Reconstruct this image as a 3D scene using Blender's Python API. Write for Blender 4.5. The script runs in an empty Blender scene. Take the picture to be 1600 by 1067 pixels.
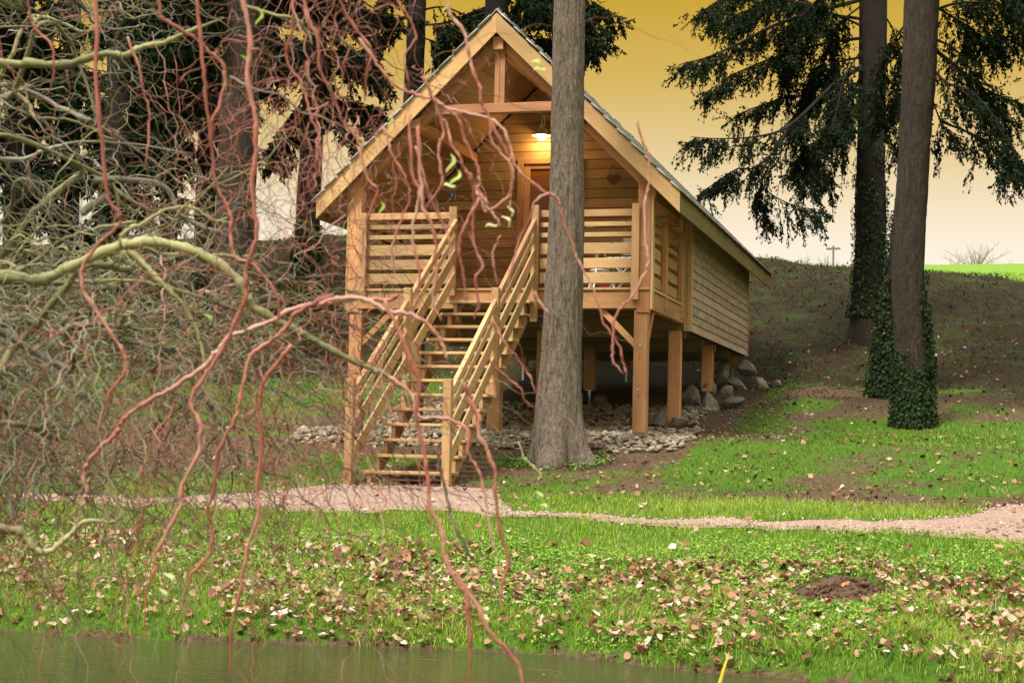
import bpy, math, random
import numpy as np
from math import sin, cos, pi, radians
rng = np.random.default_rng(7)
random.seed(7)
S = bpy.context.scene
COL = S.collection

# ------------------------------------------------------------------ camera, sky, sun, exposure
CAM = np.array([5.7558, -19.6431, -1.9463]); YAW, PITCH, ROLL = .2736, .0622, .0218
cam = bpy.data.cameras.new('camera'); camo = bpy.data.objects.new('camera', cam); COL.objects.link(camo)
cam.sensor_width = 36; cam.lens = 2528.57/1600*36; cam.clip_end = 2000; cam.clip_start = .1
from mathutils import Matrix, Vector
fw = Vector((-sin(YAW)*cos(PITCH), cos(YAW)*cos(PITCH), sin(PITCH)))
rt = Vector((cos(YAW), sin(YAW), 0)); up = rt.cross(fw)
rt2 = cos(ROLL)*rt+sin(ROLL)*up; up2 = -sin(ROLL)*rt+cos(ROLL)*up
M = Matrix((rt2, up2, -fw)).transposed().to_4x4(); M.translation = Vector(CAM)
camo.matrix_world = M
cam.dof.use_dof = True; cam.dof.focus_distance = 18.5; cam.dof.aperture_fstop = 7.1
S.camera = camo
S.view_settings.view_transform = 'Standard'; S.view_settings.look = 'None'
S.view_settings.gamma = 1; S.view_settings.use_curve_mapping = False
S.view_settings.exposure = 1.86
W = bpy.data.worlds.new('World'); S.world = W; W.use_nodes = True
n = W.node_tree.nodes; l = W.node_tree.links; n.clear()
out = n.new('ShaderNodeOutputWorld'); bg = n.new('ShaderNodeBackground'); bg.inputs[1].default_value = .1
sky = n.new('ShaderNodeTexSky'); sky.sky_type = 'NISHITA'; sky.sun_disc = False
SUN_EL, SUN_AZ = radians(52), radians(200)      # azimuth clockwise from +Y
sky.sun_elevation = SUN_EL; sky.sun_rotation = SUN_AZ; sky.air_density = 2; sky.dust_density = 5
tc = n.new('ShaderNodeTexCoord'); sp = n.new('ShaderNodeSeparateXYZ'); rp = n.new('ShaderNodeValToRGB')
l.new(tc.outputs['Generated'], sp.inputs[0]); l.new(sp.outputs[2], rp.inputs[0])
el = rp.color_ramp.elements
cols = [(0, (1.0, .95, .89)), (.095, (.98, .89, .80)), (.135, (.90, .76, .57)), (.175, (.76, .58, .29)), (.22, (.64, .43, .10)), (.275, (.55, .335, .015)), (.36, (.62, .46, .20)), (.55, (1.6, 1.57, 1.52)), (1, (2.2, 2.2, 2.2))]
while len(el) < len(cols): el.new(.5)
for e, (p, c) in zip(el, cols): e.position = p; e.color = (*c, 1)
sc = n.new('ShaderNodeVectorMath'); sc.operation = 'SCALE'; sc.inputs['Scale'].default_value = 10/2**1.75
l.new(rp.outputs[0], sc.inputs[0])
mx = n.new('ShaderNodeMix'); mx.data_type = 'RGBA'; mx.inputs[0].default_value = .012
l.new(sc.outputs[0], mx.inputs[6]); l.new(sky.outputs[0], mx.inputs[7])
l.new(mx.outputs[2], bg.inputs[0]); l.new(bg.outputs[0], out.inputs[0])
sl = bpy.data.lights.new('sun', 'SUN'); sl.energy = 1.5; sl.angle = radians(14); sl.color = (1, .95, .87)
so = bpy.data.objects.new('sun', sl); COL.objects.link(so)
sd = Vector((sin(SUN_AZ)*cos(SUN_EL), cos(SUN_AZ)*cos(SUN_EL), sin(SUN_EL)))
so.rotation_euler = sd.to_track_quat('Z', 'Y').to_euler()

def pix(x, y, D):
    """world point seen towards (x, y) of the 1600 px photograph, D metres away: used to read off traced coordinates"""
    r = np.array(fw)+np.array(rt2)*(x-800)/2528.57-np.array(up2)*(y-533.5)/2528.57
    return CAM+r*D

# ------------------------------------------------------------------ materials
def mat(name):
    m = bpy.data.materials.new(name); m.use_nodes = True
    nt = m.node_tree; b = nt.nodes['Principled BSDF']; b.inputs['Roughness'].default_value = .8
    b.inputs['Specular IOR Level'].default_value = .25
    return m, nt, b
def ramp(nt, stops, fac=None):
    r = nt.nodes.new('ShaderNodeValToRGB'); e = r.color_ramp.elements
    while len(e) < len(stops): e.new(.5)
    for q, (p, c) in zip(e, stops): q.position = p; q.color = (*c, 1)
    if fac is not None: nt.links.new(fac, r.inputs[0])
    return r
def noise(nt, vec, scale, detail=3, rough=.55):
    q = nt.nodes.new('ShaderNodeTexNoise'); q.inputs['Scale'].default_value = scale
    q.inputs['Detail'].default_value = detail; q.inputs['Roughness'].default_value = rough
    if vec is not None: nt.links.new(vec, q.inputs['Vector'])
    return q
def mapping(nt, vec, s):
    q = nt.nodes.new('ShaderNodeMapping'); q.inputs['Scale'].default_value = s; nt.links.new(vec, q.inputs[0]); return q
def mixc(nt, f, a, b, mode='MIX'):
    q = nt.nodes.new('ShaderNodeMix'); q.data_type = 'RGBA'; q.blend_type = mode
    if hasattr(f, 'is_linked'): nt.links.new(f, q.inputs[0])
    else: q.inputs[0].default_value = f
    for i, v in ((6, a), (7, b)):
        if hasattr(v, 'is_linked'): nt.links.new(v, q.inputs[i])
        else: q.inputs[i].default_value = (*v, 1)
    return q.outputs[2]
def bump(nt, b, h, strength=.4, dist=.01):
    q = nt.nodes.new('ShaderNodeBump'); q.inputs['Strength'].default_value = strength; q.inputs['Distance'].default_value = dist
    nt.links.new(h, q.inputs['Height']); nt.links.new(q.outputs[0], b.inputs['Normal'])

def wood(name, light, dark, knot=(.16, .07, .03), rough=.65, weather=None):
    """sawn timber; UV u runs along the grain in metres, v across; each piece has its own offset of ten metres"""
    m, nt, b = mat(name); uv = nt.nodes.new('ShaderNodeUVMap'); uv.uv_map = 'UVMap'
    wob = noise(nt, mapping(nt, uv.outputs[0], (1.3, 5, 1)).outputs[0], 1.0, 2)
    wsc = nt.nodes.new('ShaderNodeVectorMath'); wsc.operation = 'MULTIPLY_ADD'
    nt.links.new(wob.outputs['Color'], wsc.inputs[0]); wsc.inputs[1].default_value = (.0, .05, 0); nt.links.new(uv.outputs[0], wsc.inputs[2])
    g = noise(nt, mapping(nt, wsc.outputs[0], (1.2, 55, 1)).outputs[0], 1.0, 4, .6)
    g2 = noise(nt, mapping(nt, wsc.outputs[0], (.5, 9, 1)).outputs[0], 1.0, 2)
    gr = ramp(nt, [(.3, dark), (.62, light)], g.outputs[0])
    g3 = noise(nt, mapping(nt, wsc.outputs[0], (1.1, 3, 1)).outputs[0], 1.0, 5, .7)
    st_ = mixc(nt, ramp(nt, [(.38, (1, 1, 1)), (.62, (0, 0, 0))], g3.outputs[0]).outputs[0], gr.outputs[0], tuple(q*.78 for q in dark))
    gg = nt.nodes.new('ShaderNodeMath'); gg.operation = 'MULTIPLY'; gg.inputs[1].default_value = .55; nt.links.new(g2.outputs[0], gg.inputs[0])
    c = mixc(nt, gg.outputs[0], st_, tuple(.6*a+.4*q for a, q in zip(light, dark)))
    # per-piece tone
    sep = nt.nodes.new('ShaderNodeSeparateXYZ'); nt.links.new(uv.outputs[0], sep.inputs[0])
    d = nt.nodes.new('ShaderNodeMath'); d.operation = 'MULTIPLY_ADD'; d.inputs[1].default_value = .1; d.inputs[2].default_value = .5; nt.links.new(sep.outputs[1], d.inputs[0])
    fl = nt.nodes.new('ShaderNodeMath'); fl.operation = 'FLOOR'; nt.links.new(d.outputs[0], fl.inputs[0])
    wn = nt.nodes.new('ShaderNodeTexWhiteNoise'); wn.noise_dimensions = '1D'; nt.links.new(fl.outputs[0], wn.inputs['W'])
    hv = nt.nodes.new('ShaderNodeHueSaturation'); nt.links.new(c, hv.inputs['Color'])
    mr = nt.nodes.new('ShaderNodeMapRange'); mr.inputs[3].default_value = .72; mr.inputs[4].default_value = 1.2; nt.links.new(wn.outputs[0], mr.inputs[0]); nt.links.new(mr.outputs[0], hv.inputs['Value'])
    mr2 = nt.nodes.new('ShaderNodeMapRange'); mr2.inputs[3].default_value = .492; mr2.inputs[4].default_value = .508
    s2 = nt.nodes.new('ShaderNodeSeparateColor'); nt.links.new(wn.outputs['Color'], s2.inputs[0]); nt.links.new(s2.outputs[1], mr2.inputs[0]); nt.links.new(mr2.outputs[0], hv.inputs['Hue'])
    c = hv.outputs[0]
    # knots
    v = nt.nodes.new('ShaderNodeTexVoronoi'); v.inputs['Scale'].default_value = 1
    nt.links.new(mapping(nt, uv.outputs[0], (3.2, 7, 1)).outputs[0], v.inputs['Vector'])
    kr = ramp(nt, [(.045, (1, 1, 1)), (.10, (0, 0, 0))], v.outputs['Distance'])
    sv = nt.nodes.new('ShaderNodeSeparateColor'); nt.links.new(v.outputs['Color'], sv.inputs[0])
    gt = nt.nodes.new('ShaderNodeMath'); gt.operation = 'GREATER_THAN'; gt.inputs[1].default_value = .35; nt.links.new(sv.outputs[0], gt.inputs[0])
    km = nt.nodes.new('ShaderNodeMath'); km.operation = 'MULTIPLY'; nt.links.new(kr.outputs[0], km.inputs[0]); nt.links.new(gt.outputs[0], km.inputs[1])
    km2 = nt.nodes.new('ShaderNodeMath'); km2.operation = 'MULTIPLY'; km2.inputs[1].default_value = .8; nt.links.new(km.outputs[0], km2.inputs[0])
    c = mixc(nt, km2.outputs[0], c, knot)
    if weather:
        w = noise(nt, mapping(nt, uv.outputs[0], (3, 6, 1)).outputs[0], 1.2, 5, .7)
        w2 = noise(nt, mapping(nt, uv.outputs[0], (40, 14, 1)).outputs[0], 1, 2, .6)
        wm = nt.nodes.new('ShaderNodeMath'); wm.operation = 'MULTIPLY'; nt.links.new(w.outputs[0], wm.inputs[0]); nt.links.new(w2.outputs[0], wm.inputs[1])
        wr = ramp(nt, [(.2, (0, 0, 0)), (.38, (1, 1, 1))], wm.outputs[0])
        c = mixc(nt, wr.outputs[0], c, weather)
    nt.links.new(c, b.inputs['Base Color']); b.inputs['Roughness'].default_value = rough
    bump(nt, b, g.outputs[0], .35, .004)
    return m
W_POST = wood('orange_larch', (.59, .31, .142), (.43, .20, .083))
W_SLAT = wood('pale_larch', (.56, .385, .185), (.42, .265, .11))
W_RAIL = wood('rail_larch', (.58, .35, .17), (.44, .24, .11))
W_BARGE = wood('yellow_pine', (.60, .395, .17), (.48, .285, .11))
W_WALL = wood('honey_pine', (.48, .285, .13), (.36, .20, .082))
W_SIDE = wood('weathered_larch', (.39, .285, .175), (.28, .195, .115), weather=(.48, .41, .31), rough=.8)
W_FASC = wood('shaded_fascia', (.20, .15, .045), (.15, .105, .03))  # base colour darkened to carry the shade on the eave boards
W_CEIL = wood('ceiling_ply', (.46, .285, .13), (.38, .23, .10))
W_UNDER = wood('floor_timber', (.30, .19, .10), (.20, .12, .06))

def bark(name, a, b_, c_, sc=1.0, lichen=None):
    m, nt, b = mat(name); t = nt.nodes.new('ShaderNodeTexCoord')
    v = nt.nodes.new('ShaderNodeTexVoronoi'); v.feature = 'DISTANCE_TO_EDGE'; v.inputs['Scale'].default_value = 1
    nz = noise(nt, mapping(nt, t.outputs['Object'], (8, 8, 3)).outputs[0], 1.5, 3)
    ad = nt.nodes.new('ShaderNodeVectorMath'); ad.operation = 'MULTIPLY_ADD'; nt.links.new(nz.outputs['Color'], ad.inputs[0]); ad.inputs[1].default_value = (.08, .08, .15); nt.links.new(t.outputs['Object'], ad.inputs[2])
    nt.links.new(mapping(nt, ad.outputs[0], (38*sc, 38*sc, 8*sc)).outputs[0], v.inputs['Vector'])
    n2 = noise(nt, mapping(nt, t.outputs['Object'], (30, 30, 12)).outputs[0], 2, 6, .7)
    n3 = noise(nt, mapping(nt, t.outputs['Object'], (2, 2, .8)).outputs[0], 1.5, 3)
    n5 = noise(nt, mapping(nt, ad.outputs[0], (24*sc, 24*sc, 5*sc)).outputs[0], 1, 6, .72)
    r = ramp(nt, [(.40, c_), (.47, b_), (.62, a)], n5.outputs[0])
    r2 = ramp(nt, [(.35, c_), (.6, a)], n2.outputs[0])
    col = mixc(nt, .35, r.outputs[0], r2.outputs[0])
    ck = ramp(nt, [(.02, (.42, .40, .38)), (.12, (1, 1, 1))], v.outputs['Distance']); col = mixc(nt, .8, col, ck.outputs[0], 'MULTIPLY')
    f3 = nt.nodes.new('ShaderNodeMath'); f3.operation = 'MULTIPLY'; f3.inputs[1].default_value = .5; nt.links.new(n3.outputs[0], f3.inputs[0]); col = mixc(nt, f3.outputs[0], col, b_)
    if lichen:
        n4 = noise(nt, mapping(nt, t.outputs['Object'], (5, 5, 3)).outputs[0], 2.5, 6, .75)
        col = mixc(nt, ramp(nt, [(.55, (0, 0, 0)), (.66, (.8, .8, .8))], n4.outputs[0]).outputs[0], col, lichen)
    nt.links.new(col, b.inputs['Base Color']); b.inputs['Roughness'].default_value = .95
    s = nt.nodes.new('ShaderNodeMath'); s.operation = 'MULTIPLY_ADD'; s.inputs[1].default_value = .4
    nt.links.new(n2.outputs[0], s.inputs[0]); nt.links.new(n5.outputs[0], s.inputs[2])
    bump(nt, b, s.outputs[0], 1, .06)
    return m
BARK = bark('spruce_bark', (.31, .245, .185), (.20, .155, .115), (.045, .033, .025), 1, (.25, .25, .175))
BARK_D = bark('backlit_dark_bark', (.050, .036, .026), (.036, .026, .02), (.010, .008, .006), 1.2, (.045, .045, .028))  # bark colours lowered so the background trees look backlit
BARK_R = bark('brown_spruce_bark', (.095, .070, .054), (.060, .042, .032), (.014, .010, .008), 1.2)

def tonemat(name, stops, rough=.6, trans=0, back=None, spec=.3):
    """colour picked by the per-face attribute 'tone'"""
    m, nt, b = mat(name); a = nt.nodes.new('ShaderNodeAttribute'); a.attribute_name = 'tone'
    r = ramp(nt, stops, a.outputs['Fac']); nt.links.new(r.outputs[0], b.inputs['Base Color']); b.inputs['Roughness'].default_value = rough
    b.inputs['Specular IOR Level'].default_value = spec
    if trans:
        tr = nt.nodes.new('ShaderNodeBsdfTranslucent'); nt.links.new(r.outputs[0], tr.inputs[0]); ms = nt.nodes.new('ShaderNodeMixShader'); ms.inputs[0].default_value = trans
        nt.links.new(b.outputs[0], ms.inputs[1]); nt.links.new(tr.outputs[0], ms.inputs[2]); nt.links.new(ms.outputs[0], nt.nodes['Material Output'].inputs[0])
    return m
GRASS = tonemat('grass_blades', [(0, (.045, .10, .010)), (.35, (.12, .24, .016)), (.62, (.24, .40, .03)), (.82, (.38, .46, .06)), (1, (.50, .40, .17))], .5, .3)
CLOVER = tonemat('clover_leaves', [(0, (.06, .14, .02)), (.5, (.18, .33, .03)), (1, (.38, .50, .07))], .55, .25)
NEEDLE = tonemat('spruce_needles', [(0, (.004, .008, .004)), (.6, (.014, .025, .010)), (1, (.036, .050, .018))], .9, .1, spec=.08)
IVY = tonemat('ivy_leaves', [(0, (.008, .020, .007)), (.6, (.018, .040, .011)), (.92, (.04, .08, .015)), (1, (.12, .15, .02))], .65, .1, spec=.15)
LEAF = tonemat('dry_leaves', [(0, (.07, .032, .018)), (.25, (.20, .085, .038)), (.45, (.36, .18, .085)), (.6, (.42, .27, .17)), (.85, (.56, .41, .29)), (1, (.66, .56, .45))], .7, .15)
PEB = tonemat('pale_stones', [(0, (.12, .10, .07)), (.5, (.23, .19, .13)), (1, (.37, .31, .22))], .9)
PINKST = tonemat('pink_stones', [(0, (.17, .10, .075)), (.5, (.34, .23, .18)), (1, (.52, .43, .36))], .9)
TW_RED = tonemat('red_willow_bark', [(0, (.17, .05, .035)), (.5, (.38, .13, .09)), (1, (.50, .29, .22))], .5)
TW_OLV = tonemat('olive_willow_bark', [(0, (.08, .07, .03)), (.5, (.21, .20, .085)), (1, (.42, .40, .18))], .6)
TW_GRY = tonemat('grey_willow_bark', [(0, (.07, .055, .045)), (.5, (.18, .155, .11)), (1, (.38, .38, .30))], .7)
def plain(name, c, rough=.6, metal=0, spec=.3):
    m, nt, b = mat(name); b.inputs['Base Color'].default_value = (*c, 1); b.inputs['Roughness'].default_value = rough; b.inputs['Metallic'].default_value = metal; b.inputs['Specular IOR Level'].default_value = spec
    t = nt.nodes.new('ShaderNodeTexCoord'); q = noise(nt, t.outputs['Object'], 9, 4); nt.links.new(mixc(nt, q.outputs[0], tuple(v*.86 for v in c), tuple(min(1, v*1.1) for v in c)), b.inputs['Base Color'])
    return m
M_WHITE = plain('white_plastic', (.72, .72, .70), .4); M_GREYM = plain('grey_metal', (.45, .47, .5), .4, .3)
M_STEEL = plain('zinc_steel', (.5, .52, .55), .35, .8); M_RED = plain('red_plastic', (.55, .02, .03), .4)
M_DARK = plain('dark_rubber', (.03, .03, .035), .8); M_HEART = plain('brown_wicker', (.20, .10, .06), .8)
M_ENAM = plain('lamp_enamel', (.62, .60, .55), .3); M_VENT = plain('grey_vent', (.28, .30, .32), .5)
SLOPEG = tonemat('slope_stems', [(0, (.014, .014, .006)), (.35, (.030, .028, .011)), (.6, (.055, .047, .02)), (.82, (.12, .088, .042)), (.9, (.03, .065, .012)), (1, (.06, .11, .02))], .8, .15)
M_SHIN = tonemat('grey_shingles', [(0, (.28, .275, .26)), (.5, (.38, .375, .355)), (1, (.48, .47, .45))], .85)
M_REED = plain('yellow_reed', (.62, .50, .05), .5)
M_STRAW = plain('pale_twig', (.55, .48, .40), .7)
M_WL = tonemat('willow_leaves', [(0, (.35, .42, .05)), (.5, (.45, .62, .12)), (1, (.62, .60, .30))], .5, .35)
M_GLASS, nt, b = mat('door_glass'); b.inputs['Base Color'].default_value = (.17, .065, .02, 1); b.inputs['Roughness'].default_value = .08; b.inputs['IOR'].default_value = 1.45  # orange-brown base stands in for the porch ceiling reflected in the pane
M_BULB, nt, b = mat('lit_bulb'); b.inputs['Emission Color'].default_value = (1, .72, .33, 1); b.inputs['Emission Strength'].default_value = 9
def rockmat():
    m, nt, b = mat('field_stone'); t = nt.nodes.new('ShaderNodeTexCoord'); q = noise(nt, t.outputs['Object'], 6, 7, .65); q2 = noise(nt, t.outputs['Object'], 30, 3)
    oi = nt.nodes.new('ShaderNodeObjectInfo'); r = ramp(nt, [(.3, (.10, .085, .062)), (.5, (.20, .17, .125)), (.7, (.33, .285, .21))], q.outputs[0])
    hv = nt.nodes.new('ShaderNodeHueSaturation'); nt.links.new(r.outputs[0], hv.inputs['Color']); mr = nt.nodes.new('ShaderNodeMapRange'); mr.inputs[3].default_value = .7; mr.inputs[4].default_value = 1.25
    nt.links.new(oi.outputs['Random'], mr.inputs[0]); nt.links.new(mr.outputs[0], hv.inputs['Value']); nt.links.new(hv.outputs[0], b.inputs['Base Color']); bump(nt, b, q.outputs[0], .8, .03); b.inputs['Roughness'].default_value = .95
    return m
ROCK = rockmat()
def soilmat():
    m, nt, b = mat('bare_soil'); t = nt.nodes.new('ShaderNodeTexCoord'); q = noise(nt, t.outputs['Object'], 22, 7, .7)
    nt.links.new(ramp(nt, [(.3, (.05, .028, .015)), (.6, (.15, .09, .052)), (.8, (.24, .16, .10))], q.outputs[0]).outputs[0], b.inputs['Base Color']); bump(nt, b, q.outputs[0], 1, .04); b.inputs['Roughness'].default_value = 1
    return m
SOIL = soilmat()
def groundmat():
    m, nt, b = mat('ground_cover'); t = nt.nodes.new('ShaderNodeTexCoord'); o = t.outputs['Object']
    a = nt.nodes.new('ShaderNodeAttribute'); a.attribute_name = 'cover'
    s = nt.nodes.new('ShaderNodeSeparateColor'); nt.links.new(a.outputs['Color'], s.inputs[0])
    n1 = noise(nt, o, 26, 8, .75); n2 = noise(nt, o, 2.2, 5, .6); n3 = noise(nt, o, 9, 6, .7)
    dirt = ramp(nt, [(.28, (.035, .023, .014)), (.45, (.095, .060, .036)), (.6, (.17, .112, .066)), (.78, (.30, .22, .14))], n1.outputs[0]).outputs[0]
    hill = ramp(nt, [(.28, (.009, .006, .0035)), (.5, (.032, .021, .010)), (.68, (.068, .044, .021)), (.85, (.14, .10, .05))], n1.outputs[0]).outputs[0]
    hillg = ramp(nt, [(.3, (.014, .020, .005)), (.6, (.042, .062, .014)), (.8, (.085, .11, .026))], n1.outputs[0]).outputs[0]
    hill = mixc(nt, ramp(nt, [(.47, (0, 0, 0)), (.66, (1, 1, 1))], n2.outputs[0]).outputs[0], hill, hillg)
    gr = ramp(nt, [(.25, (.03, .055, .008)), (.5, (.075, .15, .016)), (.75, (.14, .24, .03))], n1.outputs[0]).outputs[0]
    field = ramp(nt, [(.3, (.12, .22, .025)), (.7, (.20, .33, .045))], n3.outputs[0]).outputs[0]
    mg = nt.nodes.new('ShaderNodeMath'); mg.operation = 'MULTIPLY_ADD'; mg.inputs[1].default_value = .9; nt.links.new(n3.outputs[0], mg.inputs[0])
    sb = nt.nodes.new('ShaderNodeMath'); sb.operation = 'SUBTRACT'; sb.inputs[1].default_value = .45; nt.links.new(s.outputs[0], sb.inputs[0]); nt.links.new(sb.outputs[0], mg.inputs[2])
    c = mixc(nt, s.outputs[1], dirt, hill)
    c = mixc(nt, ramp(nt, [(.38, (0, 0, 0)), (.58, (1, 1, 1))], mg.outputs[0]).outputs[0], c, gr)
    c = mixc(nt, s.outputs[2], c, field)
    nt.links.new(c, b.inputs['Base Color']); b.inputs['Roughness'].default_value = 1; b.inputs['Specular IOR Level'].default_value = .1
    bump(nt, b, n1.outputs[0], .9, .04)
    return m
GROUND = groundmat()
def gravelmat():
    m, nt, b = mat('pink_gravel'); t = nt.nodes.new('ShaderNodeTexCoord'); o = t.outputs['Object']
    v = nt.nodes.new('ShaderNodeTexVoronoi'); v.inputs['Scale'].default_value = 75; nt.links.new(o, v.inputs['Vector'])
    s = nt.nodes.new('ShaderNodeSeparateColor'); nt.links.new(v.outputs['Color'], s.inputs[0]); n2 = noise(nt, o, 2.5, 4)
    r = ramp(nt, [(0, (.19, .11, .08)), (.5, (.32, .215, .16)), (1, (.50, .39, .31))], s.outputs[0]).outputs[0]
    nt.links.new(mixc(nt, n2.outputs[0], r, (.26, .17, .125)), b.inputs['Base Color']); b.inputs['Roughness'].default_value = .95; bump(nt, b, v.outputs['Distance'], .8, .01)
    return m
GRAVEL = gravelmat()
def watermat():
    m, nt, b = mat('pond_water'); t = nt.nodes.new('ShaderNodeTexCoord'); o = t.outputs['Object']
    b.inputs['Base Color'].default_value = (.045, .055, .018, 1); b.inputs['Roughness'].default_value = .05; b.inputs['IOR'].default_value = 1.33; b.inputs['Specular IOR Level'].default_value = .5
    q = noise(nt, mapping(nt, o, (2.2, 9, 1)).outputs[0], 2.2, 3, .6); bump(nt, b, q.outputs[0], .28, .03)
    return m
WATER = watermat()

# ------------------------------------------------------------------ mesh helpers
def link(name, me, m, parent=None, loc=None):
    o = bpy.data.objects.new(name, me); COL.objects.link(o)
    if m is not None and me is not None and not me.materials: me.materials.append(m)
    if parent is not None: o.parent = parent
    if loc is not None: o.location = loc
    return o
def tag(o, label=None, cat=None, group=None, kind=None):
    for k, v in (('label', label), ('category', cat), ('group', group), ('kind', kind)):
        if v: o[k] = v
    return o
def thing(name, loc, label, cat, group=None):
    o = bpy.data.objects.new(name, None); COL.objects.link(o); o.location = loc; o.empty_display_size = .2
    return tag(o, label, cat, group)
def npmesh(name, V, F, tone=None, smooth=False, uv=None, attr=None):
    """V (n,3), F (m,k) with one k; tone per vertex"""
    V = np.asarray(V, np.float32); F = np.asarray(F, np.int32); k = F.shape[1]
    me = bpy.data.meshes.new(name); me.vertices.add(len(V)); me.vertices.foreach_set('co', V.ravel())
    me.loops.add(F.size); me.loops.foreach_set('vertex_index', F.ravel()); me.polygons.add(len(F))
    me.polygons.foreach_set('loop_start', np.arange(0, F.size, k, dtype=np.int32)); me.polygons.foreach_set('loop_total', np.full(len(F), k, np.int32))
    if smooth: me.polygons.foreach_set('use_smooth', np.ones(len(F), bool))
    me.update(calc_edges=True)
    if tone is not None:
        a = me.attributes.new('tone', 'FLOAT', 'POINT'); a.data.foreach_set('value', np.asarray(tone, np.float32))
    if attr is not None:
        a = me.attributes.new('cover', 'FLOAT_COLOR', 'POINT'); a.data.foreach_set('color', np.asarray(attr, np.float32).ravel())
    return me
UVN = [0]
def prism(name, parent, m, poly, ext, gax=None, loc=None, cham=0):
    """polygon (list of 3D points, in order) pushed along ext; grain along gax (default the longest edge)"""
    P = [Vector(p) for p in poly]; e = Vector(ext); k = len(P)
    nrm = Vector((0, 0, 0))
    for i in range(k): nrm += P[i].cross(P[(i+1) % k])
    if nrm.dot(e) < 0: P.reverse()
    vs = P+[p+e for p in P]
    fs = [list(range(k))[::-1], list(range(k, 2*k))]+[[i, (i+1) % k, k+(i+1) % k, k+i] for i in range(k)]
    me = bpy.data.meshes.new(name); me.from_pydata([tuple(v) for v in vs], [], fs)
    if gax is None:
        es = [P[(i+1) % k]-P[i] for i in range(k)]+[e]; gax = max(es, key=lambda q: q.length)
    gax = Vector(gax).normalized(); uv = me.uv_layers.new(name='UVMap'); UVN[0] += 1; ou, ov = UVN[0]*3.17 % 50, 10*UVN[0]
    for f in me.polygons:
        nn = f.normal; b2 = nn.cross(gax)
        if b2.length < .1: g = gax.orthogonal().normalized(); b2 = nn.cross(g).normalized(); sc_ = .15
        else: g = gax; b2.normalize(); sc_ = 1
        for li in f.loop_indices:
            c = me.vertices[me.loops[li].vertex_index].co; off = abs(nn.x)*.37+abs(nn.y)*.71+abs(nn.z)*.13
            uv.data[li].uv = (ou+c.dot(g)*sc_, ov+c.dot(b2)*.98+off)
    o = link(name, me, m, parent, loc)
    if cham:
        bv = o.modifiers.new('edge', 'BEVEL'); bv.width = cham; bv.segments = 1; bv.limit_method = 'ANGLE'
    return o
def box(name, parent, m, x, y, z, cham=.004, gax=None):
    return prism(name, parent, m, [(x[0], y[0], z[0]), (x[1], y[0], z[0]), (x[1], y[0], z[1]), (x[0], y[0], z[1])], (0, y[1]-y[0], 0), gax, cham=cham)
def tube(pts, rad, k=5, twist=0):
    pts = np.asarray(pts, float); rad = np.broadcast_to(np.asarray(rad, float), (len(pts),))
    t = np.gradient(pts, axis=0); t /= np.linalg.norm(t, axis=1)[:, None]+1e-9
    ref = np.array([.31, .17, .93]) if abs(t[:, 2]).mean() < .75 else np.array([.9, .4, .1])
    a = np.cross(t, ref); a /= np.linalg.norm(a, axis=1)[:, None]+1e-9; b = np.cross(t, a)
    th = np.linspace(0, 2*pi, k, endpoint=False)
    V = pts[:, None]+rad[:, None, None]*(np.cos(th)[None, :, None]*a[:, None]+np.sin(th)[None, :, None]*b[:, None])
    nn = len(pts); i = np.arange(nn-1)[:, None]*k; j = np.arange(k)[None]; j2 = (j+1) % k
    F = np.stack([i+j, i+j2, i+k+j2, i+k+j], -1).reshape(-1, 4)
    return V.reshape(-1, 3), F
def capped(P, rad):
    P = np.asarray(P, float); rad = np.broadcast_to(np.asarray(rad, float), (len(P),)).copy(); d0 = P[0]-P[1]; d1 = P[-1]-P[-2]; d0 /= np.linalg.norm(d0); d1 /= np.linalg.norm(d1)
    return np.vstack([P[0]+d0*rad[0]*.7, P, P[-1]+d1*rad[-1]*1.5]), np.concatenate([[rad[0]*.05], rad, [rad[-1]*.05]])
class Acc:
    def __init__(s): s.V = []; s.F = []; s.T = []; s.n = 0
    def add(s, V, F, t=.5):
        s.V.append(V); s.F.append(np.asarray(F)+s.n); s.n += len(V); s.T.append(np.broadcast_to(np.asarray(t, float), (len(V),)))
    def mesh(s, name, smooth=False): return npmesh(name, np.concatenate(s.V), np.concatenate(s.F), np.concatenate(s.T), smooth)
def smooth_path(pts, n=None, jit=0):
    """Catmull-Rom through pts"""
    P = np.asarray(pts, float); P = np.vstack([2*P[0]-P[1], P, 2*P[-1]-P[-2]]); out_ = []
    for i in range(1, len(P)-2):
        for t in np.linspace(0, 1, n or 4, endpoint=False):
            a, b, c, d = P[i-1:i+3]; out_.append(.5*((2*b)+(-a+c)*t+(2*a-5*b+4*c-d)*t*t+(-a+3*b-3*c+d)*t**3))
    out_.append(P[-2]); return np.array(out_)

# value noise in the plane
_g = np.random.default_rng(3).random((256, 256))
def vn(x, y, s=1.0):
    x = np.asarray(x, float)/s+1000; y = np.asarray(y, float)/s+1000; i = np.floor(x).astype(int); j = np.floor(y).astype(int); f = x-i; g = y-j
    f = f*f*(3-2*f); g = g*g*(3-2*g); q = lambda a, b: _g[a % 256, b % 256]
    return (q(i, j)*(1-f)+q(i+1, j)*f)*(1-g)+(q(i, j+1)*(1-f)+q(i+1, j+1)*f)*g
def fbm(x, y, s): return .55*vn(x, y, s)+.28*vn(x, y, s*.47)+.17*vn(x, y, s*.21)
def sst(a, b, v): t = np.clip((np.asarray(v, float)-a)/(b-a), 0, 1); return t*t*(3-2*t)

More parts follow.
